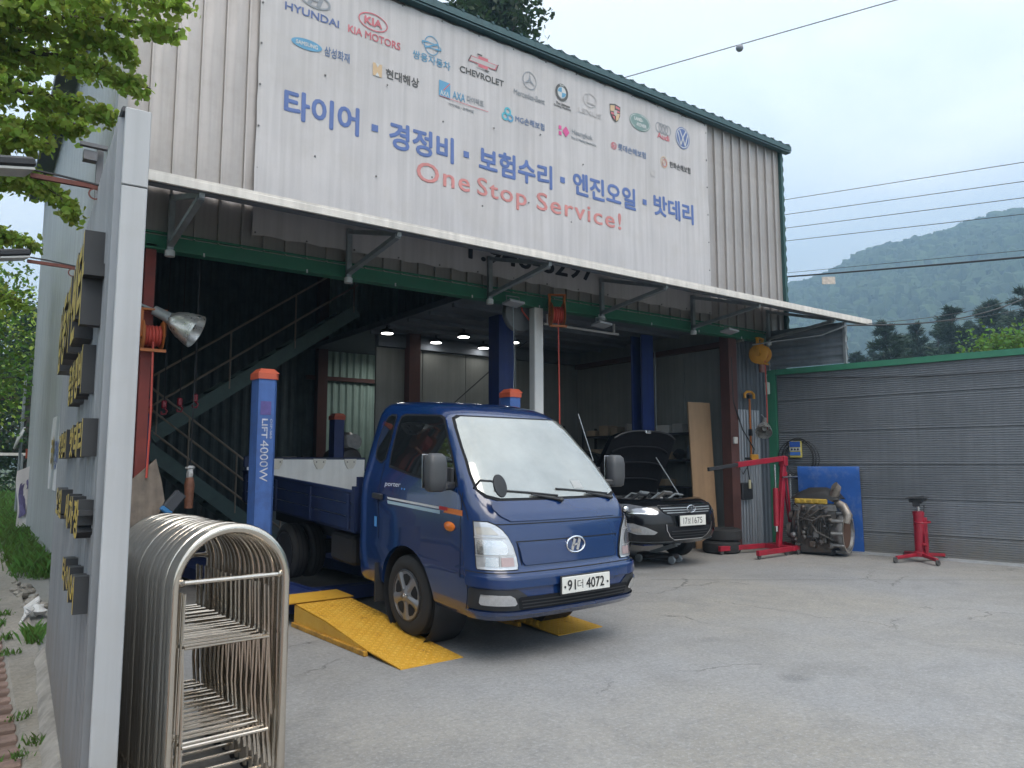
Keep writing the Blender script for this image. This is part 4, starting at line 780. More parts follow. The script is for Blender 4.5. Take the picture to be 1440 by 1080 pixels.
# wheels
def wheel(parent, f, u, v, sg, r=.33, wd=.19, rear=False):
    B = basis((u, v, r), (0, 1, 0), (0, 0, 1), (sg, 0, 0)); ty = MB()
    ty.lathe([(.20, -wd), (r - .03, -wd), (r - .006, -wd + .025), (r, -wd + .05), (r, -.05), (r - .006, -.025), (r - .035, -.002), (.24, .004), (.205, -.012), (.20, -.03)], 44, B); wroot = f('wheel', ty, rubber, parent)
    for gz in (-.045, -.09, -.135):
        gm = MB(); gm.lathe([(r + .0015, gz - .004), (r + .0015, gz + .004)], 44, B); gm.f = gm.f[:-2]; gm.mi = gm.mi[:-2]; f('tread_groove', gm, M_gap, wroot)
    rm = MB(); rm.lathe([(.205, -.012), (.212, .0), (.2, .004), (.19, -.015), (.186, -.05), (.10, -.065), (.0, -.065)], 40, B); rm.f = rm.f[1:]; rm.mi = rm.mi[1:]; f('rim', rm, mat('rim_dark', (.08, .08, .085), .4, .6, .1), wroot)
    if not rear:
        sp = MB(); sp.lathe([(.0, .012), (.045, .010), (.07, .0), (.12, -.006), (.18, -.004), (.2, -.004), (.208, -.006), (.205, -.02)], 40, B); sp.f = sp.f[1:-1]; sp.mi = sp.mi[1:-1]; f('wheel_cover', sp, M_grey, wroot)
        for k in range(5):
            a = 2 * PI * k / 5 + .3; hp = MB(); pts = []
            for r_, da in ((.085, -.16), (.12, -.30), (.155, -.36), (.172, -.30), (.178, 0), (.172, .30), (.155, .36), (.12, .30), (.085, .16), (.078, 0)): pts.append((r_ * math.cos(a + da), r_ * math.sin(a + da), .0015 - .004 * (r_ - .07) / .1))
            hp.poly(pts, B); f('cover_hole', hp, M_gap, wroot)
            rb = MB(); a2 = a + PI / 5; rb.grid([[(r_ * math.cos(a2) - q * w_ * math.sin(a2), r_ * math.sin(a2) + q * w_ * math.cos(a2), z + .012 * (1 - q * q)) for q in (-1, -.5, 0, .5, 1)] for r_, w_, z in ((.05, .022, .006), (.1, .03, -.002), (.15, .04, -.004), (.198, .06, -.006))], B); f('spoke', rb, M_grey, wroot)
        emblem(wroot, tuple(B @ Vector((0, 0, .015))), (0, 1, 0), (0, 0, 1), .022, .016, chrome, f)
    return wroot
for sg in (-1, 1): wheel(TRK, tob, sg * .84, -1.22, sg)
for sg in (-1, 1): wheel(TRK, tob, sg * .80, -3.86, sg, .30, .17, True); wheel(TRK, tob, sg * .60, -3.86, sg, .30, .17, True)
# chassis and bed
mb = MB()
for u in (-.36, .36): mb.box((u, -3.0, .56), (.08, 4.2, .16))
mb.box((0, -1.22, .40), (1.3, .12, .12)); mb.box((0, -3.86, .32), (1.2, .14, .14)); mb.blob((0, -3.86, .32), (.16, .18, .16), 2, None, 12, 8, 0); mb.box((.0, -1.5, .42), (.5, .9, .3)); mb.box((-.62, -2.55, .52), (.3, .5, .28), None, .03); mb.box((.62, -2.7, .50), (.32, .7, .3), None, .03)
tob('chassis', mb, mat('chassis_black', (.012, .012, .014), .8, 0, .2), smooth=False)
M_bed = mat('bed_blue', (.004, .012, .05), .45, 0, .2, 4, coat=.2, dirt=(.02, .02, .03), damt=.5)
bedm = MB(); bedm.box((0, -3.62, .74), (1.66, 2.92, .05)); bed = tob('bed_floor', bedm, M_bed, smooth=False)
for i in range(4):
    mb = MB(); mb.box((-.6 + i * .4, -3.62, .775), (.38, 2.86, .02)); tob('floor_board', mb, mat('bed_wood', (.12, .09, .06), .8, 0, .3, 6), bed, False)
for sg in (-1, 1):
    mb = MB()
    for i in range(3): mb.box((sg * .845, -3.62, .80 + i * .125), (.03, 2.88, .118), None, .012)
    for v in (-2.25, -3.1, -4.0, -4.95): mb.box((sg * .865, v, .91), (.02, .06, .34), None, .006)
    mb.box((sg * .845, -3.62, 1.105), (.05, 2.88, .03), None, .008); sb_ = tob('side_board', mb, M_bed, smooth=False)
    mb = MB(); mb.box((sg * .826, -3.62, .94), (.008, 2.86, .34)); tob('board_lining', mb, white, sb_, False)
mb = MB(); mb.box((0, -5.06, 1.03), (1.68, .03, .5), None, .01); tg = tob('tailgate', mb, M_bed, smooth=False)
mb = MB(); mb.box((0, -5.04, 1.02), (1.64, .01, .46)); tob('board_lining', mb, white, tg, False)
for u in (-.45, .15, .6):
    mb = MB(); mb.prism([(-.09, .06), (.09, .06), (.08, 0), (.04, -.07), (-.04, -.07), (-.08, 0)], 0, .012, basis((u, -5.034, 1.2), (1, 0, 0), (0, 0, 1), (0, 1, 0))); tob('latch_plate', mb, mat('latch_cream', (.6, .57, .5), .5, 0, .05), tg, False)
    for du in (-.05, .05):
        mb = MB(); mb.lathe([(.008, 0), (.008, .008)], 8, basis((u + du, -5.022, 1.22), (1, 0, 0), (0, 0, 1), (0, 1, 0))); tob('bolt', mb, darksteel, tg)
mb = MB(); mb.box((-.845, -2.14, .95), (.05, .06, .42)); mb.box((.845, -2.14, .95), (.05, .06, .42)); mb.box((0, -2.14, 1.0), (1.66, .03, .5)); tob('headboard', mb, M_bed, smooth=False)
mb = MB(); mb.box((-.80, -5.05, 1.22), (.12, .04, .14), None, .01); tob('bed_bracket', mb, M_bed, smooth=False)
for sg in (-1, 1):
    mb = MB(); mb.box((sg * .78, -1.68, .36), (.2, .02, .34)); tob('mud_flap', mb, rubber, smooth=False)
# ------------------------------------------------------------------ four post lift and its ramps
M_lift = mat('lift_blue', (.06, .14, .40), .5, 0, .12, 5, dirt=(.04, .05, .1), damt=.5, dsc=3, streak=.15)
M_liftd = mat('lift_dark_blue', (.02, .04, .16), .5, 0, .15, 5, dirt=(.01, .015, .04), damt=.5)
M_cap = mat('cap_orange', (.52, .10, .05), .5, 0, .1)
lift = thing('car_lift', (0, 0, 0), 0, 'blue four post car lift with orange post caps under the truck', 'car lift')
def post(x, y, front=True, top=2.36):
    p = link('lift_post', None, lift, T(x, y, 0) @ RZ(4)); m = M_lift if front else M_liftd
    mb = MB(); w = .10; mb.prism([(-w, -w), (w - .03, -w), (w, -w + .03), (w, w), (.04, w), (.04, .04), (-.04, .04), (-.04, w), (-w, w)], 0, top); ob('column', mb, m, p)
    mb = MB(); mb.prism([(-w - .012, -w - .012), (w - .02, -w - .012), (w + .012, -w + .02), (w + .012, w + .012), (-w - .012, w + .012)], top, top + .06)
    mb.add([(-w - .012, -w - .012, top + .06), (w + .012, -w - .012, top + .06), (w + .012, w + .012, top + .06), (-w - .012, w + .012, top + .06), (-w * .7, -w * .7, top + .11), (w * .7, -w * .7, top + .11), (w * .7, w * .7, top + .11), (-w * .7, w * .7, top + .11)], [(0, 1, 5, 4), (1, 2, 6, 5), (2, 3, 7, 6), (3, 0, 4, 7), (4, 5, 6, 7)]); ob('post_cap', mb, M_cap, p)
    mb = MB(); mb.box((0, 0, .01), (.44, .44, .02)); ob('base_plate', mb, m, p)
    return p
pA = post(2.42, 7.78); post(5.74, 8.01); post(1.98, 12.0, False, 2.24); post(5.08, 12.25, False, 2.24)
def vtext(body, z1, wd, ln, x, m, bold=0):   # lettering running down the post
    text('lettering', body, m, pA, (x, -.1035, z1), (0, 0, -1), (1, 0, 0), ln, wd, bold)
ml = mat('post_print', (.50, .53, .60), .6, 0, .3, 20, dirt=(.12, .16, .3), damt=.7, dsc=12)
mb = MB(); mb.box((-.02, -.102, 2.06), (.11, .003, .14)); ob('maker_plate', mb, mat('plate_purple', (.10, .08, .26), .6, 0, .2, 12), pA)
vtext('LIFT', 1.95, .06, .20, -.055, ml, .02); vtext('4000W', 1.73, .085, .42, -.065, ml, .0); vtext('OSP-S60', 1.95, .022, .20, .03, ml)
for x in (2.95 - .26, 2.95 - .26 + 1.74):   # runways
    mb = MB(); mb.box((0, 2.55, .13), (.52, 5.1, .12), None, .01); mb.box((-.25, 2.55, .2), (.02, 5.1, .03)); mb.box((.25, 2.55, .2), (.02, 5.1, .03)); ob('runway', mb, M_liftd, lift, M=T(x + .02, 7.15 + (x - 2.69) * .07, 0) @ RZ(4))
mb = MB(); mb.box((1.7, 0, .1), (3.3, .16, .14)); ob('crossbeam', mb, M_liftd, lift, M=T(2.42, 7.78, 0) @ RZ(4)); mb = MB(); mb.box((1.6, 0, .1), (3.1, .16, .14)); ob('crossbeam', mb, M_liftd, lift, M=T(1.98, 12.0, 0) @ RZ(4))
# chequer plate ramps
def chequer():
    M, N, L, P = node_mat('yellow_chequer'); tc = N.new('ShaderNodeTexCoord'); n = N.new('ShaderNodeTexNoise'); n.inputs['Scale'].default_value = 7; n.inputs['Detail'].default_value = 8; n.inputs['Roughness'].default_value = .7; L.new(tc.outputs['Object'], n.inputs[0])
    cr = N.new('ShaderNodeValToRGB'); E_ = cr.color_ramp.elements; E_[0].position = .31; E_[0].color = (.26, .14, .03, 1); E_[1].position = .40; E_[1].color = (.56, .30, .025, 1); e = E_.new(.72); e.color = (.60, .36, .05, 1); L.new(n.outputs[0], cr.inputs[0])
    L.new(cr.outputs[0], P.inputs['Base Color']); P.inputs['Roughness'].default_value = .6; return M
M_yel = chequer(); M_yel2 = mat('yellow_edge', (.42, .22, .025), .7, 0, .3, 10, dirt=(.12, .07, .03), damt=.7, dsc=9)
def ramp(loc, rz, label):
    t = thing('wheel_ramp', loc, rz, label, 'ramp', 'yellow chequer plate ramps'); w, l, h = .56, 1.9, .20
    prof = [(0, .006), (.5, .045), (1.25, .15), (l, h)]
    mb = MB(); mb.grid([[(0, y, z), (w, y, z)] for y, z in prof]); mb.grid([[(0, y, z - .008), (w, y, z - .008)] for y, z in prof]); mb.add([(0, 0, .006), (w, 0, .006), (w, 0, 0), (0, 0, 0)], [(0, 1, 2, 3)]); ob('tread_plate', mb, M_yel, t)
    lg = MB(); nx, ny = 13, 42
    for j in range(ny):
        y = .02 + (l - .04) * j / (ny - 1); z = next(z0 + (z1 - z0) * (y - y0) / (y1 - y0) for (y0, z0), (y1, z1) in zip(prof, prof[1:]) if y <= y1 + 1e-6)
        for i in range(nx):
            x = .022 + i * (w - .044) / (nx - 1); s = 1 if (i + j) % 2 else -1; a, b = .019, .0075; c, d = math.cos(s * .78), math.sin(s * .78)
            q = [(x + px * c - py * d, y + px * d + py * c) for px, py in ((-a, 0), (0, -b), (a, 0), (0, b))]; lg.add([(qx, qy, z + .001 + .09 * (qy - y)) for qx, qy in q] + [(x, y, z + .007)], [(0, 1, 4), (1, 2, 4), (2, 3, 4), (3, 0, 4)])
    lo = ob('chequer_lugs', lg, M_yel, t, kind='stuff')
    sd = MB(); sd.prism([(.5, .0), (l, .0), (l, h - .01), (1.25, .14), (.5, .04)], -.006, .0, basis((.004, 0, 0), (0, 1, 0), (0, 0, 1), (1, 0, 0))); sd.prism([(.5, .0), (l, .0), (l, h - .01), (1.25, .14), (.5, .04)], 0, .006, basis((w - .004, 0, 0), (0, 1, 0), (0, 0, 1), (1, 0, 0))); sd.box((w / 2, l - .01, h / 2 - .01), (w - .02, .01, h - .03)); ob('side_plate', sd, M_yel, t)
    an = MB(); an.box((-.015, 1.2, .02), (.03, 1.4, .04), None, .004); an.box((w + .015, 1.2, .02), (.03, 1.4, .04), None, .004); ob('angle_bar', an, M_yel2, t)
    fl = MB(); fl.grid([[(-.07, l - .03, h + .012), (w + .03, l - .03, h + .012)], [(-.09, l + .35, h + .03), (w + .03, l + .35, h + .03)]]); fl.grid([[(-.07, l - .03, h + .004), (w + .03, l - .03, h + .004)], [(-.09, l + .35, h + .02), (w + .03, l + .35, h + .02)]]); ob('flap_plate', fl, M_yel, t)
    return t
ramp((2.62, 5.04, 0), 3.5, 'yellow ramp under the near front wheel of the truck'); ramp((4.235, 5.205, 0), 4.5, 'yellow ramp poking out beyond the front bumper')
# ------------------------------------------------------------------ folding stainless gate
gate = thing('folding_gate', (.976, 3.488, 0), 4.5, 'stack of folded stainless steel hoops of an accordion gate', 'gate')
hw, top, sp_ = .246, 1.205, .064
def hoop(p, z=.0):
    return [(-hw, 0, .03 + z), (-hw, 0, .5), (-hw, 0, top - hw)] + [(-hw * math.cos(t), 0, top - hw + hw * math.sin(t)) for t in [PI * i / 22 for i in range(1, 22)]] + [(hw, 0, top - hw), (hw, 0, .5), (hw, 0, .03 + z)]
hm = MB().tube(hoop(0), .023, 14).mesh('hoop', steel, True)
for k, zc in enumerate((0,)): pass
cb = MB(); cb.rod((-hw, 0, 0), (hw, 0, 0), .011, 8); cb.blob((-hw + .03, 0, 0), (.013, .018, .018), 1, None, 8, 6, 0); cb.blob((hw - .03, 0, 0), (.013, .018, .018), 1, None, 8, 6, 0); cbm = cb.mesh('crossbar', steel, True)
ib = MB(); ib.rod((-.185, 0, 0), (.185, 0, 0), .008, 7); ibm = ib.mesh('link_bar', steel, True)
arms = []
for s in (-1, 1):
    arms.append(MB().tube([(s * .205, .01, .36), (s * .195, .035, .66), (s * .188, .045, .93)], .0085, 7).mesh('link_arm', steel, True)); arms.append(MB().tube([(s * .195, -.01, .14), (s * .182, .03, .42), (s * .19, .04, .72)], .0085, 7).mesh('link_arm', steel, True))

ct = MB(); ct.lathe([(.0, -.012), (.03, -.012), (.03, .012), (.0, .012)], 14, RY(90)); ctm = ct.mesh('castor', rubber, True)
for i in range(17):
    y = i * sp_ + random.uniform(-.006, .006); dx = random.uniform(-.004, .004)
    h = inst('hoop', hm, gate, T(dx, y, random.uniform(-.004, .004)) @ RX(random.uniform(-.3, .3)))
    for z in ((.985,) if i in (0, 16) else ()): inst('crossbar', cbm, h, T(0, -.005, z))
    inst('link_bar', ibm, h, T(0, .02, .705 - .002 * (i % 3))); inst('link_bar', ibm, h, T(0, .0, .30)); [inst('link_arm', q_, h, T(0, 0, 0)) for q_ in arms]
    inst('castor', ctm, h, T(-hw, 0, .03)); inst('castor', ctm, h, T(hw, 0, .03))
    if i % 2: inst('link_bar', ibm, h, T(0, .01, .12))
# ------------------------------------------------------------------ panel fence at the right
gp = Vector((11.93, 8.30, 0)); ge = Vector((13.35, .6, 0)); gd = (ge - gp).normalized(); gl = (ge - gp).length; gn = Vector((gd.y, -gd.x, 0))
if gn.x > 0: gn = -gn
PF = thing('panel_fence', gp, 0, 'tall wall of dark grey ribbed horizontal panels with a green frame', 'fence')
M_pf = mat('fence_panel', (.185, .20, .22), .5, .25, .08, 2, dirt=(.24, .25, .26), damt=.35, dsc=2.2, rnd=.1, streak=.12, bump=.1, bsc=3, splash=(.2, .19, .17))
zs = [.03, .37, .92, 1.48, 2.05, 2.62, 3.10]
for a, b in zip(zs, zs[1:]):
    mb = MB(); n = max(3, int((b - a - .03) / .034)); pts = [(.03, a + .004), (.0, a + .008), (0, a + .018)]
    for i in range(n):
        z = a + .018 + (b - a - .03) * i / n; q = (b - a - .03) / n; pts += [(0, z + q * .1), (.009, z + q * .3), (.009, z + q * .75), (0, z + q * .95)]
    pts += [(0, b - .006), (.03, b - .003)]
    mb.grid([[tuple(gd * s + gn * (.05 - .0 - y) + Vector((0, 0, z))) for y, z in pts] for s in (.06, gl * .5, gl)]); ob('fence_panel', mb, M_pf, PF)
def slabbox(name, s0, s1, d0, d1, z0, z1, m, parent=PF):
    mb = MB(); mb.box(((s0 + s1) / 2, (d0 + d1) / 2, (z0 + z1) / 2), (s1 - s0, d1 - d0, z1 - z0), basis((0, 0, 0), gd, gn, (0, 0, 1))); return ob(name, mb, m, parent)
slabbox('top_rail', -.02, gl, -.02, .09, 3.1, 3.2, greenp); slabbox('gate_post', -.1, .05, -.06, .10, 0, 3.195, greenp); slabbox('bottom_track', 1.0, gl, .02, .14, 0, .035, mat('track_zinc', (.55, .56, .57), .4, .5, .1)); slabbox('back_skin', .05, gl, -.03, .012, 0.02, 3.1, M_pf)
mb = MB(); mb.tube([gp * 0 + gd * .1 + gn * .1 + Vector((0, 0, 3.05)), gd * 1.0 + gn * .08 + Vector((0, 0, 2.98)), gd * 2.6 + gn * .08 + Vector((0, 0, 2.88)), gd * 5 + gn * .08 + Vector((0, 0, 2.86))], .009, 6); ob('cable', mb, blackpl, PF)
def onfence(s, d, z=0): return gp + gd * s + gn * d + Vector((0, 0, z))
FRZ = math.degrees(math.atan2(gd.y, gd.x))
# ------------------------------------------------------------------ blue door panel, engine, jack, hoist
bpl = thing('blue_panel', onfence(.44, .16), FRZ, 'blue painted sheet panel leaning on the panel fence behind the engine', 'panel')
mb = MB(); rows = []
for z in (0, .3, .7, 1.0, 1.27, 1.40, 1.44): rows.append([(x, .0 + .07 * (1.44 - z) / 1.44 + .006 * math.sin(x * 5 + z * 3) + (.02 if z > 1.42 else 0), z) for x in (0.0, .03, .25, .55, .8, 1.0, 1.04)])
mb.grid(rows); mb.grid([[(x, y - .025, z) for x, y, z in r] for r in rows]); b_ = ob('sheet', mb, mat('panel_blue', (.03, .12, .42), .45, 0, .12, 3, dirt=(.3, .35, .45), damt=.35, dsc=4), bpl, True)
mb = MB(); mb.box((.52, .06, .72), (1.0, .012, .03)); mb.box((.52, .03, 1.40), (1.02, .02, .04)); ob('rib', mb, MATS['panel_blue'], b_)
E_m = mat('engine_iron', (.10, .095, .09), .55, .5, .35, 10, bump=.5, bsc=30, dirt=(.13, .08, .05), damt=.6, dsc=6); E_a = mat('engine_alloy', (.26, .26, .26), .45, .7, .25, 12, dirt=(.08, .07, .06), damt=.6, dsc=7)
en = thing('engine_block', onfence(.98, .62), FRZ + 4, 'greasy car engine with a yellow cover strip standing on the concrete', 'engine'); rng = random.Random(4); en.scale = (1, -1, 1)
mb = MB(); mb.prism([(-.38, .2), (-.40, .55), (-.34, .72), (.30, .72), (.33, .5), (.28, .2), (.2, .06), (-.25, .04)], -.22, .2, basis((0, 0, 0), (1, 0, 0), (0, 0, 1), (0, 1, 0)))
for i in range(10): mb.box((-.34 + i * .068, .21, .42 + .05 * math.sin(i)), (.03, .05, .3 + .1 * rng.random()), None, .008)
blk = ob('block', mb, E_m, en)
mb = MB(); mb.prism([(-.36, 0), (.33, 0), (.31, .10), (-.34, .10)], -.2, .2, basis((0, 0, .725), (1, 0, 0), (0, 0, 1), (0, 1, 0))); ob('cylinder_head', mb, E_a, en)
mb = MB(); mb.box((-.08, .19, .87), (.52, .07, .085), None, .012); ob('cover_strip', mb, mat('cover_yellow', (.42, .28, .04), .6, 0, .25, 14, dirt=(.12, .08, .03), damt=.6), en)
for i in range(5):
    mb = MB(); mb.box((-.28 + i * .1, .229, .87), (.05, .012, .05), None, .004); ob('cover_rib', mb, MATS['cover_yellow'], en)
mb = MB(); rows = []
for x, hh in ((-.42, .0), (-.36, .10), (-.15, .19), (.12, .20), (.3, .13), (.36, .02)): rows.append([(x, .20 * math.cos(t), .88 + hh * math.sin(t) + .02) for t in [PI * i / 8 for i in range(9)]])
mb.grid(rows); ob('top_cover', mb, mat('cover_black', (.018, .018, .019), .6, 0, .2), en, True)
mb = MB(); Bh = basis((.34, .05, .38), (0, 1, 0), (0, 0, 1), (1, 0, 0)); mb.lathe([(.18, -.16), (.24, -.05), (.31, .02), (.325, .06), (.325, .10), (.29, .11), (.28, .06), (.12, .05), (.0, .05)], 26, Bh @ RZ(20)); bh = ob('bell_housing', mb, E_a, en, True, ang=30)
mb = MB(); mb.ring(.325, .325, .03, 36, .113, Bh); ob('flange', mb, mat('flange_bright', (.5, .47, .42), .4, .7, .2, 14), bh); mb = MB(); mb.disc(.25, .25, 30, .075, Bh); ob('flywheel', mb, mat('rust_disc', (.12, .07, .05), .7, .3, .3, 12), bh)
for k in range(10):
    a = 2 * PI * k / 10; mb = MB(); mb.lathe([(.03, -.06), (.03, .1), (.015, .115)], 8, Bh @ T(.325 * math.cos(a), .325 * math.sin(a))); ob('bolt_boss', mb, E_a, bh)
mb = MB(); mb.tube([(.22, .1, .9), (.3, .14, 1.02), (.33, .16, 1.1), (.30, .19, 1.13)], [.06, .075, .07, .075], 12); mb.tube([(.30, .1, .86), (.42, .16, .80), (.5, .2, .66), (.47, .22, .54)], [.06, .07, .07, .055], 12); ob('intake_pipe', mb, mat('pipe_alloy', (.28, .25, .22), .45, .6, .3, 12), en, True)
for k in range(26):
    x = rng.uniform(-.36, .26); z = rng.uniform(.12, .8); mb = MB(); q = rng.random()
    if q < .45: mb.box((x, .24, z), (rng.uniform(.03, .1), rng.uniform(.05, .12), rng.uniform(.03, .1)), None, .01)
    elif q < .75: mb.lathe([(.0, 0), (rng.uniform(.02, .05), 0), (rng.uniform(.02, .05), .1), (.0, .12)], 10, basis((x, .2, z), (1, 0, 0), (0, 0, 1), (0, 1, 0)))
    else: mb.blob((x, .24, z), (.05, .05, .05), k, None, 8, 5, .2)
    ob('fitting', mb, rng.choice((E_m, E_a, E_m, darksteel)), en, q > .45)
for k in range(12):
    a = (rng.uniform(-.36, .3), .24, rng.uniform(.5, .85)); b = (rng.uniform(-.36, .3), .25, rng.uniform(.2, .8)); c = ((a[0] + b[0]) / 2, .32, (a[2] + b[2]) / 2 + rng.uniform(-.1, .1)); mb = MB()
    mb.tube([a, tuple((Vector(a) + Vector(c)) / 2 + Vector((0, .02, .03))), c, b], rng.choice((.008, .012, .016)), 6); ob('hose', mb, rng.choice((blackpl, E_m, darksteel)), en, True)
for x, z, r in ((-.42, .62, .08), (-.45, .38, .13), (-.40, .22, .07)):
    mb = MB(); mb.lathe([(r, -.03), (r, .03), (r * .7, .035), (r * .3, .05)], 18, basis((x, .12, z), (0, 1, 0), (0, 0, 1), (-1, 0, 0))); ob('pulley', mb, E_m, en, True)
mb = MB(); mb.box((-.05, .0, .06), (.6, .34, .12), None, .03); ob('sump', mb, blackpl, en)
# transmission jack
jk = thing('transmission_jack', (11.86, 5.80, 0), 18, 'red hydraulic transmission jack on four castors in front of the panel fence', 'jack')
mb = MB(); mb.lathe([(.10, .08), (.10, .14), (.075, .16), (.075, .70), (.082, .70), (.082, .76), (.03, .77)], 20); ob('cylinder', mb, redp, jk, True)
mb = MB(); mb.box((.02, -.07, .42), (.1, .08, .5), Matrix.Identity(4), .01); mb.bar((.075, 0, .14), (.085, 0, .62), .04, .06); ob('stiffener', mb, redp, jk)
mb = MB(); mb.rod((0, 0, .76), (0, 0, .88), .028, 12); ob('ram', mb, chrome, jk, True)
mb = MB(); mb.box((0, 0, .93), (.34, .2, .05), None, .01); mb.box((0, 0, .965), (.46, .26, .012)); mb.box((-.14, 0, .88), (.06, .1, .08), None, .01); mb.box((.14, .02, .90), (.07, .12, .06), None, .01); mb.rod((-.12, -.1, .86), (-.16, -.1, .76), .008); mb.bar((-.25, .02, .97), (.25, -.05, .985), .02, .012); ob('saddle', mb, blackpl, jk)
mb = MB(); mb.tube([(.24 * math.cos(t), .10 * math.sin(t) - .05, .60 + .0 * t) for t in [2 * PI * i / 28 for i in range(28)]], .014, 8, closed=True); ob('guard_ring', mb, redp, jk, True)
mb = MB(); mb.bar((-.16, -.08, .27), (.03, -.08, .28), .05, .03, None, .006); mb.bar((-.06, -.1, .1), (-.06, -.1, .44), .035, .035); ob('pedal', mb, redp, jk)
for sx, sy in ((-1, -1), (1, -1), (1, 1), (-1, 1)):
    mb = MB(); mb.bar((sx * .04, sy * .03, .11), (sx * .40, sy * .27, .08), .05, .05, None, .008); lg_ = ob('leg', mb, redp, jk)
    mb = MB(); mb.lathe([(.0, -.014), (.038, -.014), (.042, 0), (.038, .014), (.0, .014)], 16, T(sx * .42, sy * .28, .042) @ RZ(30 * sx) @ RX(90)); mb.box((sx * .42, sy * .28, .075), (.05, .05, .02)); ob('castor', mb, mat('castor_grey', (.1, .1, .1), .5, .3, .2), lg_, True)
# engine hoist
hs = thing('engine_hoist', (11.16, 7.72, 0), 0, 'red engine hoist with a black boom reaching toward the open car', 'hoist')
def hb(name, a, b, w, h, m=redp, par=hs):
    mb = MB(); mb.bar(a, b, w, h, None, .006); return ob(name, mb, m, par)
hb('mast', (-.12, 0, .10), (.10, 0, 1.52), .07, .09); hb('mast_stay', (.20, -.06, .1), (.12, -.03, 1.35), .03, .03); hb('mast_stay', (.42, .1, .1), (.13, .03, 1.15), .03, .03); hb('boom', (.14, 0, 1.58), (-1.15, 0, 1.47), .065, .085); hb('boom_tip', (-1.12, 0, 1.475), (-1.85, 0, 1.40), .05, .06, blackpl); hb('base_leg', (.4, -.22, .10), (-1.15, -.34, .10), .06, .08); hb('base_leg', (.4, .22, .10), (-1.15, .40, .10), .06, .08); hb('base_crossbar', (-.10, -.30, .10), (-.10, .34, .10), .08, .08); hb('base_crossbar', (.38, -.26, .10), (.38, .28, .10), .06, .06)
mb = MB(); mb.tube([(-.16, 0, .45), (-.15, 0, 1.08)], .045, 14); ob('hydraulic_ram', mb, redp, hs, True); mb = MB(); mb.rod((-.15, 0, 1.08), (-.15, 0, 1.47), .016, 10); ob('ram_rod', mb, chrome, hs, True); mb = MB(); mb.rod((-.16, 0, .36), (-.16, 0, .46), .03, 10); ob('ram_foot', mb, chrome, hs, True)
mb = MB(); mb.box((.1, 0, 1.53), (.1, .12, .16), None, .01); ob('pivot_head', mb, redp, hs); mb = MB(); mb.rod((-.02, -.05, 1.26), (.30, -.12, 1.27), .014, 10); ob('handle', mb, chrome, hs, True)
for x, y in ((-1.1, -.33), (-1.1, .39), (-.3, -.27), (.38, -.24), (.38, .24), (-.02, -.3)):
    mb = MB(); mb.lathe([(.0, -.014), (.036, -.014), (.04, 0), (.036, .014), (.0, .014)], 14, T(x, y, .04) @ RX(90)); ob('castor', mb, MATS['castor_grey'], hs, True)
mb = MB()
for i in range(16): mb.tube([(.17 + .012 * math.cos(t) * (i % 2), -.07 + .012 * math.cos(t) * (1 - i % 2), 1.28 - i * .042 + .028 * math.sin(t)) for t in [2 * PI * k / 8 for k in range(8)]], .004, 4, closed=True)
ob('chain', mb, galv, hs, kind='stuff')
# ------------------------------------------------------------------ black saloon with its bonnet up
M_blk = mat('car_black', (.004, .0045, .006), .2, 0, 0, 3, spec=.35, coat=.5)
CAR = thing('black_car', (8.42, 7.33, .16), 0, 'black saloon car with its bonnet raised beside the truck', 'car')
CAR.scale = (1, 1, 1.1)
flip = Matrix(((1, 0, 0, 0), (0, -1, 0, 0), (0, 0, 1, 0), (0, 0, 0, 1)))
def cob(name, mb, m, parent=CAR, smooth=True, ang=35, **k):
    mb.v = [tuple(flip @ Vector(p)) for p in mb.v]; return ob(name, mb, m, parent, smooth, ang=ang, **k)
nose = Shell([(.17, .70, -.16, .32), (.22, .82, -.05, .36), (.32, .88, -.01, .42), (.45, .905, .0, .46), (.56, .91, -.02, .48), (.64, .905, -.06, .5), (.70, .89, -.13, .52), (.745, .86, -.24, .5)], .10)
ns = cob('front_body', nose.solid(-1.9, [.17, .19, .22, .27, .32, .38, .45, .51, .56, .6, .64, .67, .70, .725, .745]), M_blk)
cuts = []
for sg in (-1, 1):
    c = MB(); c.lathe([(.345, -.1), (.345, .5)], 36, basis((sg * .68, -.86, .31), (0, 1, 0), (0, 0, 1), (sg, 0, 0))); cuts.append(cob('cut', c, M_blk))
c = MB(); c.box((0, -.93, .80), (1.36, 1.0, .5)); cuts.append(cob('cut', c, M_blk)); bpy.context.view_layer.update(); boolean(ns, cuts)
def cboth(rows, n, off):
    mb = rowpatch(nose.fp, rows, n, off, 1); m2 = rowpatch(nose.fp, rows, n, off, -1); mb.add(m2.v, m2.f); return mb
gr = cob('grille', cboth([(.545, 0, .36), (.57, 0, .46), (.62, 0, .52), (.66, 0, .53), (.675, 0, .50)], 10, .006), M_gap)
for w, a in ((.575, .44), (.605, .49), (.635, .51)): cob('grille_slat', cboth([(w, 0, a), (w + .010, 0, a)], 10, .016), galv, gr)
cob('grille_trim', cboth([(.668, 0, .53), (.68, 0, .52)], 10, .018), chrome, gr)
lg2 = cob('lower_grille', cboth([(.24, 0, .30), (.27, 0, .38), (.36, 0, .44), (.40, 0, .45)], 10, .006), M_gap)
for w in (.27, .305, .34): cob('grille_slat', cboth([(w, 0, .37), (w + .012, 0, .38)], 10, .014), blackpl, lg2)
cob('grille_trim', cboth([(.228, 0, .30), (.24, 0, .31)], 10, .014), chrome, lg2)
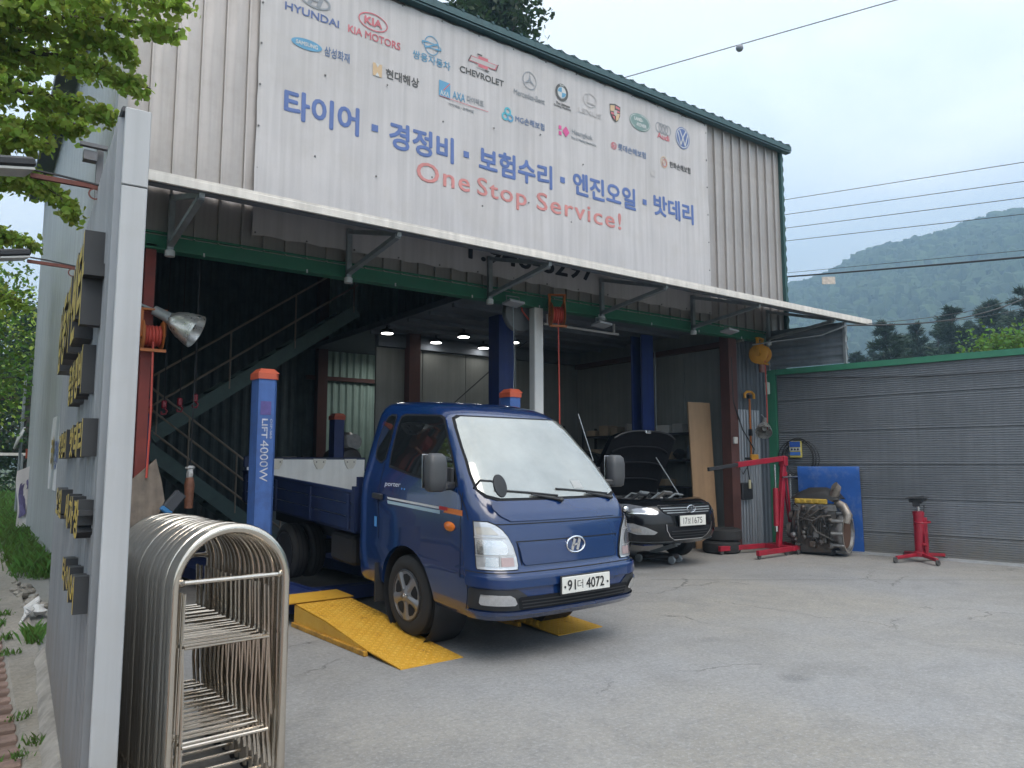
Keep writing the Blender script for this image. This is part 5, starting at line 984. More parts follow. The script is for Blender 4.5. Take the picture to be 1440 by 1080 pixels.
for sg in (-1, 1):
    cob('grille_trim', rowpatch(nose.fp, [(.24, .30, .315), (.28, .385, .40), (.36, .455, .468), (.44, .47, .48)], 1, .014, sg), chrome, lg2)
    h_ = cob('headlamp', rowpatch(nose.fp, [(.56, .60, .74), (.575, .57, .86), (.60, .56, 1.0), (.635, .62, 1.12), (.665, .74, 1.17), (.69, .88, 1.18)], 12, .008, sg), mat('car_lens', (.24, .26, .3), .08, .5, .15, 20, coat=1))
    mb = MB(); p = nose.fp(.97, .63, .014, sg); mb.blob(p, (.055, .04, .045), 1, None, 14, 8, 0); cob('projector', mb, M_hl2, h_)
    cob('lamp_strip', rowpatch(nose.fp, [(.572, .64, .95), (.584, .64, .98)], 6, .013, sg), M_hl2, h_)
    fg = cob('fog_recess', rowpatch(nose.fp, [(.31, .64, .86), (.34, .60, .98), (.40, .74, 1.05), (.45, .92, 1.08)], 8, .006, sg), mat('fog_lens', (.38, .40, .42), .15, .5, .2, 16, coat=1))
    cob('fog_lamp', rowpatch(nose.fp, [(.34, .80, .92), (.385, .82, .96)], 4, .012, sg), M_hl2, fg)
    cob('lip', rowpatch(nose.fp, [(.205, .3, 1.1), (.218, .3, 1.12)], 12, .012, sg), galv)
mb = MB(); mb.box((.02, .03, .475), (.54, .012, .13), None, .003); cp = cob('number_plate', mb, M_plate, smooth=False); mb = MB(); mb.box((.02, .02, .475), (.56, .012, .15), None, .003); cob('plate_frame', mb, blackpl, cp, False)
def ct_(body, x, z, w, h):
    vs, fs = text_mb(body, .0); mb = MB(); mb.add([(x + a * w, .0375, z + b * h) for a, b, c in vs], fs); cob('plate_text', mb, M_ink, cp, False)
ct_('17', -.19, .435, .08, .08); ct_('보', -.10, .44, .065, .07); ct_('1675', -.0, .435, .21, .08)
emblem(CAR, (.0, .018, .625), (1, 0, 0), (0, 0, 1), .085, .045, chrome, cob)
def cobd(name, mb, *a, **k):
    mb.v = [(x, y, z - .10) for x, y, z in mb.v]; return cob(name, mb, *a, **k)
for sg in (-1, 1): wheel(CAR, cobd, sg * .80, -.88, sg, .31, .2)
# engine bay
mb = MB(); mb.box((0, -.93, .50), (1.3, .92, .06)); mb.box((0, -1.4, .62), (1.34, .05, .3)); cob('engine_bay', mb, mat('bay_black', (.012, .012, .013), .7, 0, .2), smooth=False)
rng = random.Random(9)
for k in range(30):
    x = rng.uniform(-.58, .58); v = rng.uniform(-1.3, -.5); mb = MB(); mb.box((x, v, .6), (rng.uniform(.05, .22), rng.uniform(.05, .2), rng.uniform(.08, .34)), None, .015); cob('engine_part', mb, rng.choice((blackpl, E_a, E_m, darksteel, E_a)), smooth=False)
for k in range(10):
    x = rng.uniform(-.5, .5); v = rng.uniform(-1.2, -.5); mb = MB(); mb.tube([(x, v, .7), (x + .1, v + .1, .80), (x + .28, v + .08, .78), (x + .35, v - .1, .68)], rng.choice((.012, .02, .03)), 8); cob('hose', mb, rng.choice((blackpl, E_m, galv)))
# raised bonnet
hd = []
for i in range(9):
    s = i / 8; row = []
    for j in range(13):
        u = (j / 12 - .5) * 2; hwid = .78 - .05 * s ** 2; x = u * hwid; y = s * (1.1 - .10 * u ** 4); row.append((x, -1.40 + y * math.cos(RAD(60)) + .05 * (1 - u * u) * 0, .76 + y * math.sin(RAD(60)) + .02 * (1 - u * u) - .06 * s * s))
    hd.append(row)
mb = MB(); mb.grid(hd); hood_ = cob('bonnet', mb, M_blk); mb = MB(); mb.grid([[(x * .94, v + .03, w - .02) for x, v, w in r] for r in hd]); cob('bonnet_lining', mb, mat('lining_black', (.010, .010, .012), .95, 0, .2, 8, bump=.4, bsc=12, spec=.1), hood_)
mb = MB(); mb.tube([(x * .9, v + .045, w - .01) for x, v, w in hd[8]], .012, 6); cob('bonnet_edge', mb, blackpl, hood_); mb = MB(); mb.box((0, hd[8][6][1] + .05, hd[8][6][2] - .02), (.12, .04, .05), None, .01); cob('latch', mb, M_hl2, hood_)
for i in (2, 4, 6):
    mb = MB(); mb.tube([(x * .8, v + .05, w - .015) for x, v, w in hd[i]], .018, 6); cob('bonnet_rib', mb, MATS['lining_black'], hood_)
mb = MB(); mb.rod((.5, -.62, .74), (.42, hd[5][9][1], hd[5][9][2] - .03), .008, 6); cob('prop_rod', mb, galv, hood_)
# cabin behind
cabn = Shell([(.2, .86, -1.6, .1), (.4, .9, -1.5, .1), (.74, .89, -1.38, .15), (.9, .86, -1.55, .2), (1.2, .74, -2.05, .25), (1.36, .62, -2.35, .25), (1.42, .5, -2.55, .25)], .06)
cob('cabin_body', cabn.solid(-4.5, [.2, .3, .4, .6, .74, .82, .9, 1.0, 1.1, 1.2, 1.3, 1.36, 1.4, 1.42]), M_blk)
def kboth(rows, n, off):
    mb = rowpatch(cabn.fp, rows, n, off, 1); m2 = rowpatch(cabn.fp, rows, n, off, -1); mb.add(m2.v, m2.f); return mb
cob('windscreen', kboth([(.79, 0, .72), (.9, 0, .72), (1.1, 0, .66), (1.3, 0, .58), (1.36, 0, .52)], 10, .005), M_glass)
for sg in (-1, 1):
    cob('side_window', rowpatch(cabn.sp, [(.92, -3.6, -1.9), (1.1, -3.5, -2.1), (1.3, -3.3, -2.4)], 8, .005, sg), M_glass); mb = MB(); mb.blob((sg * 1.0, -1.72, .95), (.12, .07, .08), 1, None, 14, 8, 0); cob('mirror', mb, M_blk)
    wheel(CAR, cob, sg * .80, -3.6, sg, .31, .2)
# floor jack under the nose, loose tyre
fj = thing('floor_jack', (8.62, 7.92, 0), 20, 'small metal floor jack under the nose of the black car', 'jack')
mb = MB(); mb.box((0, .2, .10), (.24, .6, .08), None, .02); ob('chassis', mb, darksteel, fj); mb = MB(); mb.bar((0, .3, .14), (0, -.1, .28), .08, .06); ob('lift_arm', mb, galv, fj); mb = MB(); mb.lathe([(.06, 0), (.07, .03), (.05, .03), (.0, .02)], 16, T(0, -.1, .28)); ob('saddle', mb, galv, fj, True)
for x, y in ((-.13, -.08), (.13, -.08), (-.13, .45), (.13, .45)):
    mb = MB(); mb.lathe([(.0, -.025), (.05, -.025), (.06, -.015), (.06, .015), (.05, .025), (.0, .025)], 18, T(x, y, .06) @ RY(90)); ob('wheel', mb, galv, fj, True)
mb = MB(); mb.lathe([(.19, .02), (.27, .0), (.31, .03), (.315, .1), (.31, .17), (.27, .2), (.19, .18), (.17, .1)], 36, None, True); ob('loose_tyre', mb, rubber, None, True, T(10.35, 8.35, 0), 'black tyre lying flat beside the wooden board', 'tyre', 'loose tyres by the wooden board'); mb = MB(); mb.lathe([(.19, .02), (.27, .0), (.31, .03), (.315, .1), (.31, .17), (.27, .2), (.19, .18), (.17, .1)], 36, None, True); ob('loose_tyre', mb, rubber, None, True, T(10.38, 8.34, .205), 'upper black tyre of the pile beside the wooden board', 'tyre', 'loose tyres by the wooden board')
# ------------------------------------------------------------------ stairs inside
M_str = mat('stair_green', (.08, .13, .125), .6, .1, .2, 5); M_rail = mat('rail_brown', (.26, .22, .18), .6, .2, .2, 6)
stc = thing('steel_staircase', (0, 12.6, 0), 0, 'dark green steel staircase climbing to the loft inside the garage', 'staircase')
def flight(a, b, nm):
    for y in (0, .85):
        mb = MB(); mb.bar((a[0], y, a[1]), (b[0], y, b[1]), .04, .22); ob('stringer', mb, M_str, stc)
    n = 11
    for i in range(n):
        k = (i + .5) / n; mb = MB(); mb.box((a[0] + (b[0] - a[0]) * k, .42, a[1] + (b[1] - a[1]) * k + .03), (.26, .82, .03)); ob('tread', mb, M_str, stc)
    for dz in (.95, .62, .30) if nm else (.95, .48):
        mb = MB(); mb.tube([(a[0], -.01, a[1] + dz), (b[0], -.01, b[1] + dz)], .018, 8); ob('handrail', mb, M_rail, stc, True)
    for k in (.02, .34, .66, .98):
        x = a[0] + (b[0] - a[0]) * k; z = a[1] + (b[1] - a[1]) * k; mb = MB(); mb.rod((x, -.01, z), (x, -.01, z + .95), .016, 8); ob('baluster', mb, M_rail, stc, True)
flight((2.2, 1.9), (5.55, 4.28), 0); flight((1.95, 1.88), (4.3, .08), 1)
mb = MB(); mb.box((1.72, .42, 1.95), (1.0, 1.0, .06)); ob('landing', mb, M_str, stc)
# ------------------------------------------------------------------ two post lift beside the saloon
tp = thing('two_post_lift', (0, 0, 0), 0, 'dark blue two post lift with tall columns around the black car', 'car lift')
for x, s in ((7.0, 1), (10.28, -1)):
    mb = MB(); w = .15; q = [(-w, -w), (w, -w), (w, -w + .04), (-w + .04, -w + .04), (-w + .04, w - .04), (w, w - .04), (w, w), (-w, w)]; mb.prism([(a * s, b) for a, b in q], 0, 3.92, T(x, 10.05, 0)); c_ = ob('lift_column', mb, mat('column_blue', (.02, .045, .20), .5, 0, .12, 4, streak=.2), tp)
    mb = MB(); mb.box((x, 10.05, .015), (.6, .5, .03)); ob('base_plate', mb, M_liftd, c_); mb = MB(); mb.box((x + s * .08, 10.05, .75), (.22, .24, .5), None, .02); ob('carriage', mb, M_liftd, c_)
    mb = MB(); mb.bar((x + s * .1, 9.95, .55), (x + s * .9, 9.2, .5), .1, .09); ob('lift_arm', mb, M_liftd, tp); mb = MB(); mb.bar((x + s * .1, 10.15, .55), (x + s * .95, 11.0, .5), .1, .09); ob('lift_arm', mb, M_liftd, tp)
    mb = MB(); mb.rod((x + .165, 9.87, .6), (x + .165, 9.87, 3.6), .006, 5); ob('cable', mb, galv, tp)
# ------------------------------------------------------------------ lamps
M_led = mat('lit_led', (1, .98, .94), .4, 0, 0, emit=7)
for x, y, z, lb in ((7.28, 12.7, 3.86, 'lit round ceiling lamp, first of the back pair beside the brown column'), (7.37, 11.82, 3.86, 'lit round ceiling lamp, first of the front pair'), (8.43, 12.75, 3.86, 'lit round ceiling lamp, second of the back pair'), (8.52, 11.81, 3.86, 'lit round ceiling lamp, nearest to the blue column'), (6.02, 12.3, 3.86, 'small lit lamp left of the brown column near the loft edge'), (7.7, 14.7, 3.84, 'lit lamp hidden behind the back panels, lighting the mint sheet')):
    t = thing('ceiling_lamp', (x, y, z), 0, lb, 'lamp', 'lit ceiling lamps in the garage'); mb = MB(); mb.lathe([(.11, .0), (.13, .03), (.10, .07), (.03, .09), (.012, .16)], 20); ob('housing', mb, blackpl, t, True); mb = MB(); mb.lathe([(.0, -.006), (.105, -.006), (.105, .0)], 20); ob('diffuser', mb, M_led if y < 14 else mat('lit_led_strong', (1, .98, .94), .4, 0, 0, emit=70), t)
M_refl = mat('reflector_alloy', (.62, .62, .6), .3, .8, .12, 18, dirt=(.35, .3, .25), damt=.3)
def hood_lamp(loc, dirv, label, s=1):
    t = thing('hooded_lamp', loc, 0, label, 'lamp'); d = Vector(dirv).normalized(); Q = d.to_track_quat('Z', 'Y').to_matrix().to_4x4()
    mb = MB(); mb.lathe([(.045 * s, -.14 * s), (.05 * s, 0), (.06 * s, .02 * s)], 18, Q); ob('socket', mb, mat('socket_grey', (.3, .31, .31), .5, .3, .1), t, True)
    mb = MB(); pr = [(.055, .02), (.09, .06), (.125, .13), (.15, .22), (.158, .27)]; mb.lathe([(r * s, z * s) for r, z in pr] + [(r * s - .004, z * s) for r, z in pr[::-1]], 28, Q, True); ob('reflector', mb, M_refl, t, True)
    mb = MB(); mb.blob(tuple(Q @ Vector((0, 0, .13 * s))), (.045 * s, .045 * s, .06 * s), 1, None, 14, 8, 0); ob('bulb', mb, mat('bulb_white', (.7, .7, .68), .3, 0, 0), t, True); mb = MB(); mb.tube([tuple(-d * .14 * s), tuple(-d * .25 * s + Vector((-.05, .05, .02)))], .015, 8); ob('arm', mb, galv, t); return t
hood_lamp((1.56, 8.28, 3.0), (.75, -.35, -.42), 'hooded work lamp with aluminium reflector on the red column', 1.15); hood_lamp((11.50, 8.24, 2.20), (-.62, -.35, -.62), 'hooded work lamp with aluminium reflector by the green gate post', .92)
for x, y, z, lb in ((5.95, 8.25, 3.70, 'flat unlit flood lamp hanging under the green lintel near the grey reel'), (7.6, 8.25, 3.58, 'flat unlit flood lamp under the lintel right of the orange reel'), (10.1, 7.85, 3.68, 'flat unlit flood lamp under the awning near the brown column')):
    t = thing('flood_lamp', (x, y, z), 0, lb, 'lamp', 'flat flood lamps under the awning'); mb = MB(); mb.box((0, 0, 0), (.26, .2, .035), RX(-8) @ RY(4), .008); ob('housing', mb, mat('flood_grey', (.4, .42, .45), .5, .2, .05), t); mb = MB(); mb.tube([(-.11, 0, 0), (-.11, .02, .1), (.11, .02, .1), (.11, 0, 0)], .008, 6); ob('yoke', mb, galv, t)
mb = MB(); mb.tube([(7.23, 9.2, 3.70), (8.85, 9.2, 3.69)], .02, 8); mb.box((7.3, 9.2, 3.78), (.03, .03, .16)); mb.box((8.75, 9.2, 3.78), (.03, .03, .16)); ob('lamp_tube', mb, mat('tube_white', (.6, .6, .6), .4, 0, 0), None, True, None, 'long unlit white tube hanging under the loft floor', 'lamp')
# ------------------------------------------------------------------ hose reels
M_or = mat('reel_orange', (.42, .12, .02), .5, 0, .2, 6, dirt=(.15, .06, .03), damt=.5); M_yr = mat('reel_yellow', (.58, .27, .03), .5, 0, .15, 6); M_hr = mat('red_hose', (.45, .06, .04), .5, 0, .1)
def reel(loc, rz, m, r, label, drop, hose=M_hr, plate=None):
    t = thing('hose_reel', loc, rz, label, 'hose reel'); B = RY(90)
    for z in (-.09, .09):
        mb = MB(); mb.lathe([(r, z - .006), (r + .008, z), (r, z + .006), (.04, z + .006), (.04, z - .006)], 28, B, True); ob('flange', mb, m, t, True)
    mb = MB()
    for k in range(5): mb.lathe([(r * .62 + .016 * math.cos(q), -.064 + k * .032 + .016 * math.sin(q)) for q in [2 * PI * i / 8 for i in range(8)]], 24, B, True)
    ob('hose_coil', mb, hose, t, True); mb = MB(); mb.rod((-.12, 0, 0), (.12, 0, 0), .03, 10); mb.bar((.11, 0, 0), (.11, 0, r + .12), .03, .05); mb.bar((-.11, 0, 0), (-.11, 0, r + .12), .03, .05); mb.box((0, 0, r + .12), (.26, .07, .02)); ob('bracket', mb, plate or m, t); mb = MB(); mb.box((0, -r * .55, -r - .01), (.24, .03, .03)); ob('hose_guide', mb, plate or m, t)
    mb = MB(); mb.tube([(0, -r * .5, -r * .5), (0, -r * .5, -r), (.01, -r * .5, -r - drop * .5), (0, -r * .5, -r - drop)], .011, 7); ob('hanging_hose', mb, hose, t, True); return t
reel((6.70, 8.22, 3.62), -26, M_or, .17, 'orange hose reel with red hose on the white middle column', 2.6); reel((1.42, 8.32, 2.80), 0, M_or, .15, 'orange hose reel on the red column beside the sign wall', 1.3)
reel((11.5, 8.28, 3.46), 15, M_yr, .17, 'yellow hose reel with thin red line near the green gate post', 1.2, M_hr, M_yr)
t = thing('grey_reel', (6.38, 8.72, 3.68), 0, 'big grey cable drum with a red hose loop behind the lintel', 'hose reel'); mb = MB(); mb.lathe([(.26, -.05), (.275, -.03), (.275, .03), (.26, .05), (.1, .06), (.0, .06)], 34, RX(90)); ob('drum', mb, mat('drum_grey', (.16, .17, .18), .5, .2, .15), t, True); mb = MB(); mb.tube([(-.05, -.1, .25), (-.02, -.12, .02), (.1, -.13, -.1), (.28, -.14, -.12)], .012, 7); ob('hose', mb, M_hr, t, True)
# ------------------------------------------------------------------ right end of the opening
M_ply = mat('door_wood', (.36, .23, .13), .6, 0, .12, 2, streak=.15)
t = thing('wood_board', (10.42, 8.95, 0), -8, 'tall light brown wooden door leaf leaning by the brown column', 'board'); mb = MB(); mb.box((.25, 0, 1.3), (.52, .035, 2.6), RX(-3), .004); ob('panel', mb, M_ply, t)
mb = MB(); mb.box((0, 0, 0), (.09, .05, .12), None, .01); sw_ = ob('switch_box', mb, mat('switch_white', (.5, .5, .48), .5, 0, .05), None, False, T(11.0, 8.5, 1.9), 'small white switch box on the brown column', 'switch'); mb = MB(); mb.lathe([(.0, -.03), (.016, -.03), (.016, -.02)], 10, RX(90)); ob('button', mb, M_ink, sw_)
mb = MB(); mb.box((0, 0, 0), (.08, .07, .22), None, .01); mb.tube([(0, 0, .1), (-.02, 0, .2), (.03, .02, .26)], .005, 5); ob('control_box', mb, mat('ctrl_green', (.42, .5, .45), .5, 0, .05), None, False, T(11.76, 8.34, 2.86), 'pale green control box on a wire by the gate post', 'switch')
t = thing('tow_bar', (11.44, 8.50, 1.55), 0, 'long yellow handled puller hanging on the zinc sheets', 'tool'); mb = MB(); mb.tube([(-.13, 0, 1.12), (-.13, 0, 1.2), (-.06, 0, 1.24), (.06, 0, 1.24), (.13, 0, 1.2), (.13, 0, 1.12)], .024, 8); ob('grip', mb, M_yr, t, True); mb = MB(); mb.rod((0, 0, .1), (0, 0, 1.2), .018, 8); ob('shaft', mb, M_or, t, True); mb = MB(); mb.box((0, 0, .5), (.05, .05, .12)); mb.box((0, 0, 1.15), (.07, .05, .07)); mb.rod((-.16, 0, .03), (.16, 0, .03), .02); ob('clamp', mb, blackpl, t)
mb = MB(); mb.box((.06, -.02, .05), (.2, .05, .11), None, .01); ob('hook_block', mb, M_yr, t)
t = thing('power_lead', (11.3, 8.52, 1.0), 0, 'black box with looped cables on the zinc sheets behind the hoist', 'power box'); mb = MB(); mb.box((0, 0, .0), (.3, .06, .3), None, .02); ob('box', mb, blackpl, t); mb = MB(); mb.box((.03, -.05, .12), (.05, .03, .16), None, .008); ob('plug', mb, mat('plug_cream', (.5, .46, .3), .5, 0, .05), t); mb = MB(); mb.tube([(.03, -.05, .2), (-.05, -.06, .5), (-.25, -.05, .42), (-.15, -.05, .3), (.1, -.05, .55), (.2, -.04, .75), (-.1, -.03, 1.1), (-.3, 0, 1.6), (-.32, 0, 2.4)], .011, 6); ob('cable', mb, blackpl, t, True)
# gauge with coiled hose on the panel fence
g0 = onfence(.39, .1, 1.74); t = thing('air_gauge', g0, FRZ, 'blue and yellow wall unit with a black coiled hose on the panel fence', 'wall unit')
sgn = 1 if (Matrix.Rotation(RAD(FRZ), 3, 'Z') @ Vector((0, 1, 0))).dot(gn) > 0 else -1
mb = MB(); mb.box((0, 0, 0), (.22, .06, .30), None, .015); ob('case', mb, mat('unit_yellow', (.5, .42, .1), .5, 0, .1), t)
for z, h, c in ((.09, .1, (.03, .1, .4)), (-.0, .06, (.5, .52, .5)), (-.075, .06, (.05, .16, .5))):
    mb = MB(); mb.box((0, sgn * .032, z), (.19, .006, h)); ob('label', mb, mat('unit_%d' % int(z * 1000 + 500), c, .5, 0, .1), t)
for x in (-.055, 0, .055):
    mb = MB(); mb.lathe([(.018, 0), (.018, .012), (.0, .014)], 12, basis((x, sgn * .035, 0), (1, 0, 0), (0, 0, 1), (0, sgn, 0))); ob('dial', mb, blackpl, t)
for k in range(4):
    rx = .25 + .05 * (k % 3); mb = MB(); mb.tube([((rx + .01 * k) * math.cos(a) + .05, sgn * (.0 + .012 * k), -.16 + (.30 + .02 * k) * math.sin(a)) for a in [2 * PI * i / 30 for i in range(30)]], .008, 6, closed=True); ob('hose_loop', mb, blackpl, t, True)
# ------------------------------------------------------------------ racks with goods
M_rack = mat('rack_steel', (.05, .05, .055), .6, .3, .2); M_card = mat('cardboard', (.30, .23, .16), .8, 0, .15, 4, rnd=.3); M_cardw = mat('carton_white', (.4, .39, .37), .7, 0, .1, rnd=.2)
rng = random.Random(12); ORD = ['first', 'second', 'third', 'fourth', 'fifth', 'sixth', 'seventh', 'eighth', 'ninth']; LEV = ['lowest', 'second', 'third', 'top']
def rack(x, y, rz, ln, lev, label, nm, grp):
    t = thing('storage_rack', (x, y, 0), rz, label, 'rack', 'storage racks inside the garage')
    for a in (0, ln / 2, ln):
        for b in (-.18, .18): mb = MB(); mb.box((a, b, lev[-1] / 2 + .1), (.04, .04, lev[-1] + .2)); ob('upright', mb, M_rack, t)
    R = Matrix.Rotation(RAD(rz), 3, 'Z')
    for li, z in enumerate(lev):
        mb = MB(); mb.box((ln / 2, 0, z), (ln, .42, .035)); ob('shelf', mb, M_rack, t); a = .1; k = 0
        while a < ln - .25 and k < 8:
            w = rng.uniform(.16, .4); h = rng.uniform(.1, .28); q = rng.random(); c = Vector((x, y, 0)) + R @ Vector((a + w / 2, rng.uniform(-.04, .04), 0)); c.z = z + .0185
            M = T(*c) @ RZ(rz + rng.uniform(-8, 8)); mb = MB(); on = '%s from the wall corner on the %s shelf of the %s' % (ORD[k], LEV[li], nm)
            if q < .62:
                mb.box((0, 0, h / 2), (w * .9, .3, h), None, .005); mb.box((0, 0, h + .002), (.05, .302, .003)); ob('carton', mb, M_card if q < .45 else M_cardw, None, False, M, 'carton, ' + on, 'box', grp)
            elif q < .85: mb.lathe([(w * .28, 0), (w * .3, .02), (w * .3, h * .8), (w * .22, h), (.02, h + .01)], 16); ob('canister', mb, rng.choice((darksteel, galv, E_a, M_liftd)), None, True, M, 'canister, ' + on, 'can', grp)
            else: mb.blob((0, 0, .1), (w * .4, .14, .1), k, None, 10, 6, .2); ob('parts_bag', mb, rng.choice((darksteel, galv)), None, True, M, 'bag of parts, ' + on, 'bag', grp)
            a += w + rng.uniform(.02, .14); k += 1
rack(10.92, 12.3, -90, 3.1, (.55, 1.05, 1.55, 2.05), 'dark storage rack along the side panels behind the black car', 'side rack', 'goods on the side rack')
rack(10.4, 12.72, 180, 2.5, (.6, 1.1, 1.6, 2.1), 'dark storage rack against the back panels behind the black car', 'back rack', 'goods on the back rack')
# ------------------------------------------------------------------ left bay bits
t = thing('plywood_sheet', (1.27, 8.12, 0), 0, 'weathered plywood offcut leaning behind the folding gate', 'board'); mb = MB(); mb.prism([(0, .3), (.2, .8), (.33, 1.12), (.30, 1.3), (.24, 1.54), (-.1, 1.22), (-.2, .9)], -.012, .012, basis((0, 0, 0), (1, 0, 0), (0, .12, 1), (0, -1, 0))); mb.box((-.02, .0, .36), (.3, .03, .72)); ob('sheet', mb, mat('old_plywood', (.20, .165, .135), .85, 0, .3, 5, streak=.35), t)
t = thing('filter_tube', (1.60, 8.05, 1.06), 0, 'dark tube with a blue end leaning behind the folding gate', 'tube'); mb = MB(); mb.box((0, 0, .08), (.11, .1, .2), RY(38), .01); ob('body', mb, mat('tube_grey', (.04, .045, .055), .5, 0, .1), t); mb = MB(); mb.box((0, 0, -.035), (.112, .102, .05), RY(38), .01); mb.bar((-.05, 0, -.06), (-.12, .0, -1.0), .05, .05); ob('end', mb, mat('tube_blue', (.03, .16, .36), .5, 0, .1), t)
t = thing('hanging_controller', (1.94, 8.75, 1.0), 0, 'brown pendant control wrapped in clear plastic hanging on a cable', 'controller'); mb = MB(); mb.lathe([(.0, .0), (.045, .01), (.05, .2), (.055, .26), (.04, .34), (.0, .35)], 14); ob('body', mb, mat('pendant_brown', (.20, .09, .055), .5, 0, .35, 16), t, True); mb = MB(); mb.blob((0, 0, .38), (.03, .03, .07), 3, None, 9, 6, .3); mb.blob((0, 0, .45), (.045, .03, .02), 4, None, 9, 5, .4); ob('wrap', mb, mat('plastic_wrap', (.5, .5, .5), .15, 0, .3, 30), t, True); mb = MB(); mb.rod((0, 0, .44), (.02, .02, 3.6), .007, 6); ob('cable', mb, blackpl, t)
for i, (x, z) in enumerate(((1.71, 2.15), (1.88, 2.14), (2.06, 2.18), (2.24, 2.24))):
    t = thing('lifting_hook', (x, 10.0, z), 0, 'red hanging hook, %s of four from the red column' % ORD[i], 'hook', 'red hooks hanging in the left bay'); mb = MB(); mb.box((0, 0, .08), (.06, .05, .10), None, .012); mb.tube([(0, 0, .04), (.035, 0, .0), (.02, 0, -.04), (-.025, 0, -.04), (-.03, 0, -.01)], .012, 7); ob('block', mb, redp, t); mb = MB(); mb.rod((0, 0, .12), (0, .05, 3.2), .006, 5); ob('chain', mb, darksteel, t)
t = thing('tool_cabinet', (4.6, 14.0, 0), 0, 'low grey tool cabinet at the back of the left bay', 'cabinet'); mb = MB(); mb.box((.5, .3, .75), (1.1, .5, 1.5), None, .01); ob('body', mb, mat('cab_grey', (.16, .18, .19), .6, .2, .1), t)
for i in range(4): mb = MB(); mb.box((.5, .04, .35 + i * .32), (1.0, .02, .28), None, .006); ob('drawer', mb, MATS['cab_grey'], t)
mb = MB(); mb.box((0, 0, .06), (.24, .2, .12), None, .01); ob('carton', mb, M_cardw, None, False, T(4.95, 14.25, 1.5), 'white carton on top of the grey tool cabinet', 'box'); mb = MB(); mb.box((0, 0, .05), (.3, .22, .1), None, .01); mb.box((0, 0, .12), (.1, .1, .04)); ob('battery_charger', mb, darksteel, None, False, T(5.25, 14.25, 1.5), 'dark charger on top of the grey tool cabinet', 'charger')
t = thing('air_compressor', (5.75, 13.6, 0), 0, 'dark compressor motor beside the far blue lift post', 'compressor'); mb = MB(); mb.lathe([(.0, -.5), (.2, -.46), (.24, -.38), (.24, .38), (.2, .46), (.0, .5)], 20, T(0, 0, 1.55) @ RX(90)); ob('tank', mb, darksteel, t, True); mb = MB(); mb.box((0, 0, .65), (.5, .6, 1.3), None, .02); ob('stand', mb, M_rack, t); mb = MB(); mb.lathe([(.12, 0), (.14, .1), (.14, .25), (.08, .3)], 16, T(0, -.2, 1.78)); mb.lathe([(.15, 0), (.15, .04)], 18, T(.1, -.3, 1.9) @ RX(90)); ob('motor', mb, E_a, t, True)
mb = MB(); mb.tube([(6.85, 12.7, 1.9), (7.4, 12.3, 2.6), (8.6, 12.0, 3.7), (9.0, 12.0, 3.95)], .012, 6); ob('slack_cable', mb, blackpl, None, True, None, 'black cable running up from the brown column to the loft floor', 'cable')
mb = MB(); mb.tube([(5.98, 8.3, 3.72), (6.0, 8.32, 3.5), (6.03, 8.34, 2.9), (6.02, 8.36, 2.2), (6.05, 8.4, .9)], .006, 5); ob('slack_wire', mb, galv, None, True, None, 'thin pale cord hanging down from the flat flood lamp', 'cord')
# ------------------------------------------------------------------ street things at the left
rl = thing('railing', (2.0, 43.0, 0), 0, 'grey slatted metal railing closing the end of the footpath', 'railing')
for i in range(18): mb = MB(); mb.box((-.9 + i * .18, 0, .55), (.05, .04, 1.1)); ob('slat', mb, galv, rl)
for z in (.25, 1.0): mb = MB(); mb.box((.6, .03, z), (3.2, .04, .06)); ob('rail', mb, galv, rl)
t = thing('flag_banner', (1.08, 19.0, 0), 0, 'purple and white flag banner hanging from a grey post by the side wall', 'flag'); mb = MB(); mb.rod((0.05, 0, 0), (0.05, 0, 2.3), .05, 10); ob('post', mb, galv, t, True)
mb = MB(); mb.grid([[(-.06 - .25 * k * (1 - .25 * j / 8) + .02 * math.sin(j + k * 3), .05 * math.sin(k * 4 + j * .8), 1.45 - j * .155 - .12 * k) for k in (0, .2, .4, .6, .8, 1)] for j in range(9)]); ob('cloth', mb, mat('flag_white', (.6, .6, .62), .7, 0, .05), t, True); mb = MB(); mb.grid([[(-.10 - .14 * k + .02 * math.sin(j + k * 3), -.03 + .05 * math.sin(k * 4 + j * .8), 1.16 - j * .12 - .1 * k) for k in (0, .33, .66, 1)] for j in range(7)]); ob('print', mb, mat('flag_purple', (.13, .12, .26), .7, 0, .25, 14), t, True)
t = thing('road_mirror', (1.0, 24.0, 0), 0, 'round traffic mirror on a thin pole beyond the flag', 'mirror'); mb = MB(); mb.rod((0, 0, 0), (.03, 0, 3.9), .035, 8); ob('pole', mb, galv, t, True); mb = MB(); mb.lathe([(.3, 0), (.32, .02), (.3, .05), (.0, .09)], 24, T(0, -.06, 2.15) @ RY(-70) @ RZ(20)); ob('bowl', mb, mat('mirror_back', (.5, .5, .5), .4, .2, .1), t, True); mb = MB(); mb.box((.2, 0, 1.75), (.12, .05, .25)); ob('reflector', mb, M_cap, t)
t = thing('road_barrier', (.4, 26.0, 0), 0, 'low white horizontal barrier bar on posts past the flag', 'barrier'); mb = MB(); mb.box((.2, 0, 1.75), (2.0, .06, .08)); ob('bar', mb, white, t)
for x in (-.3, .75): mb = MB(); mb.rod((x, 0, 0), (x, 0, 1.75), .04, 8); ob('post', mb, galv, t, True)
mb = MB(); rng = random.Random(8)
for i in range(5): mb.tube([(.44 + .02 * i, 8.3 + i * .06, .05 + .02 * i), (.5, 8.5 + i * .1, .09), (.62, 8.9, .1 + .02 * i)], .012, 5)
mb.blob((.62, 8.75, .08), (.06, .12, .05), 2, None, 10, 6, .4); ob('plastic_rag', mb, mat('rag_white', (.5, .5, .5), .7, 0, .2), None, True, None, 'crumpled white plastic rag at the foot of the side wall', 'rag')
rng = random.Random(14)
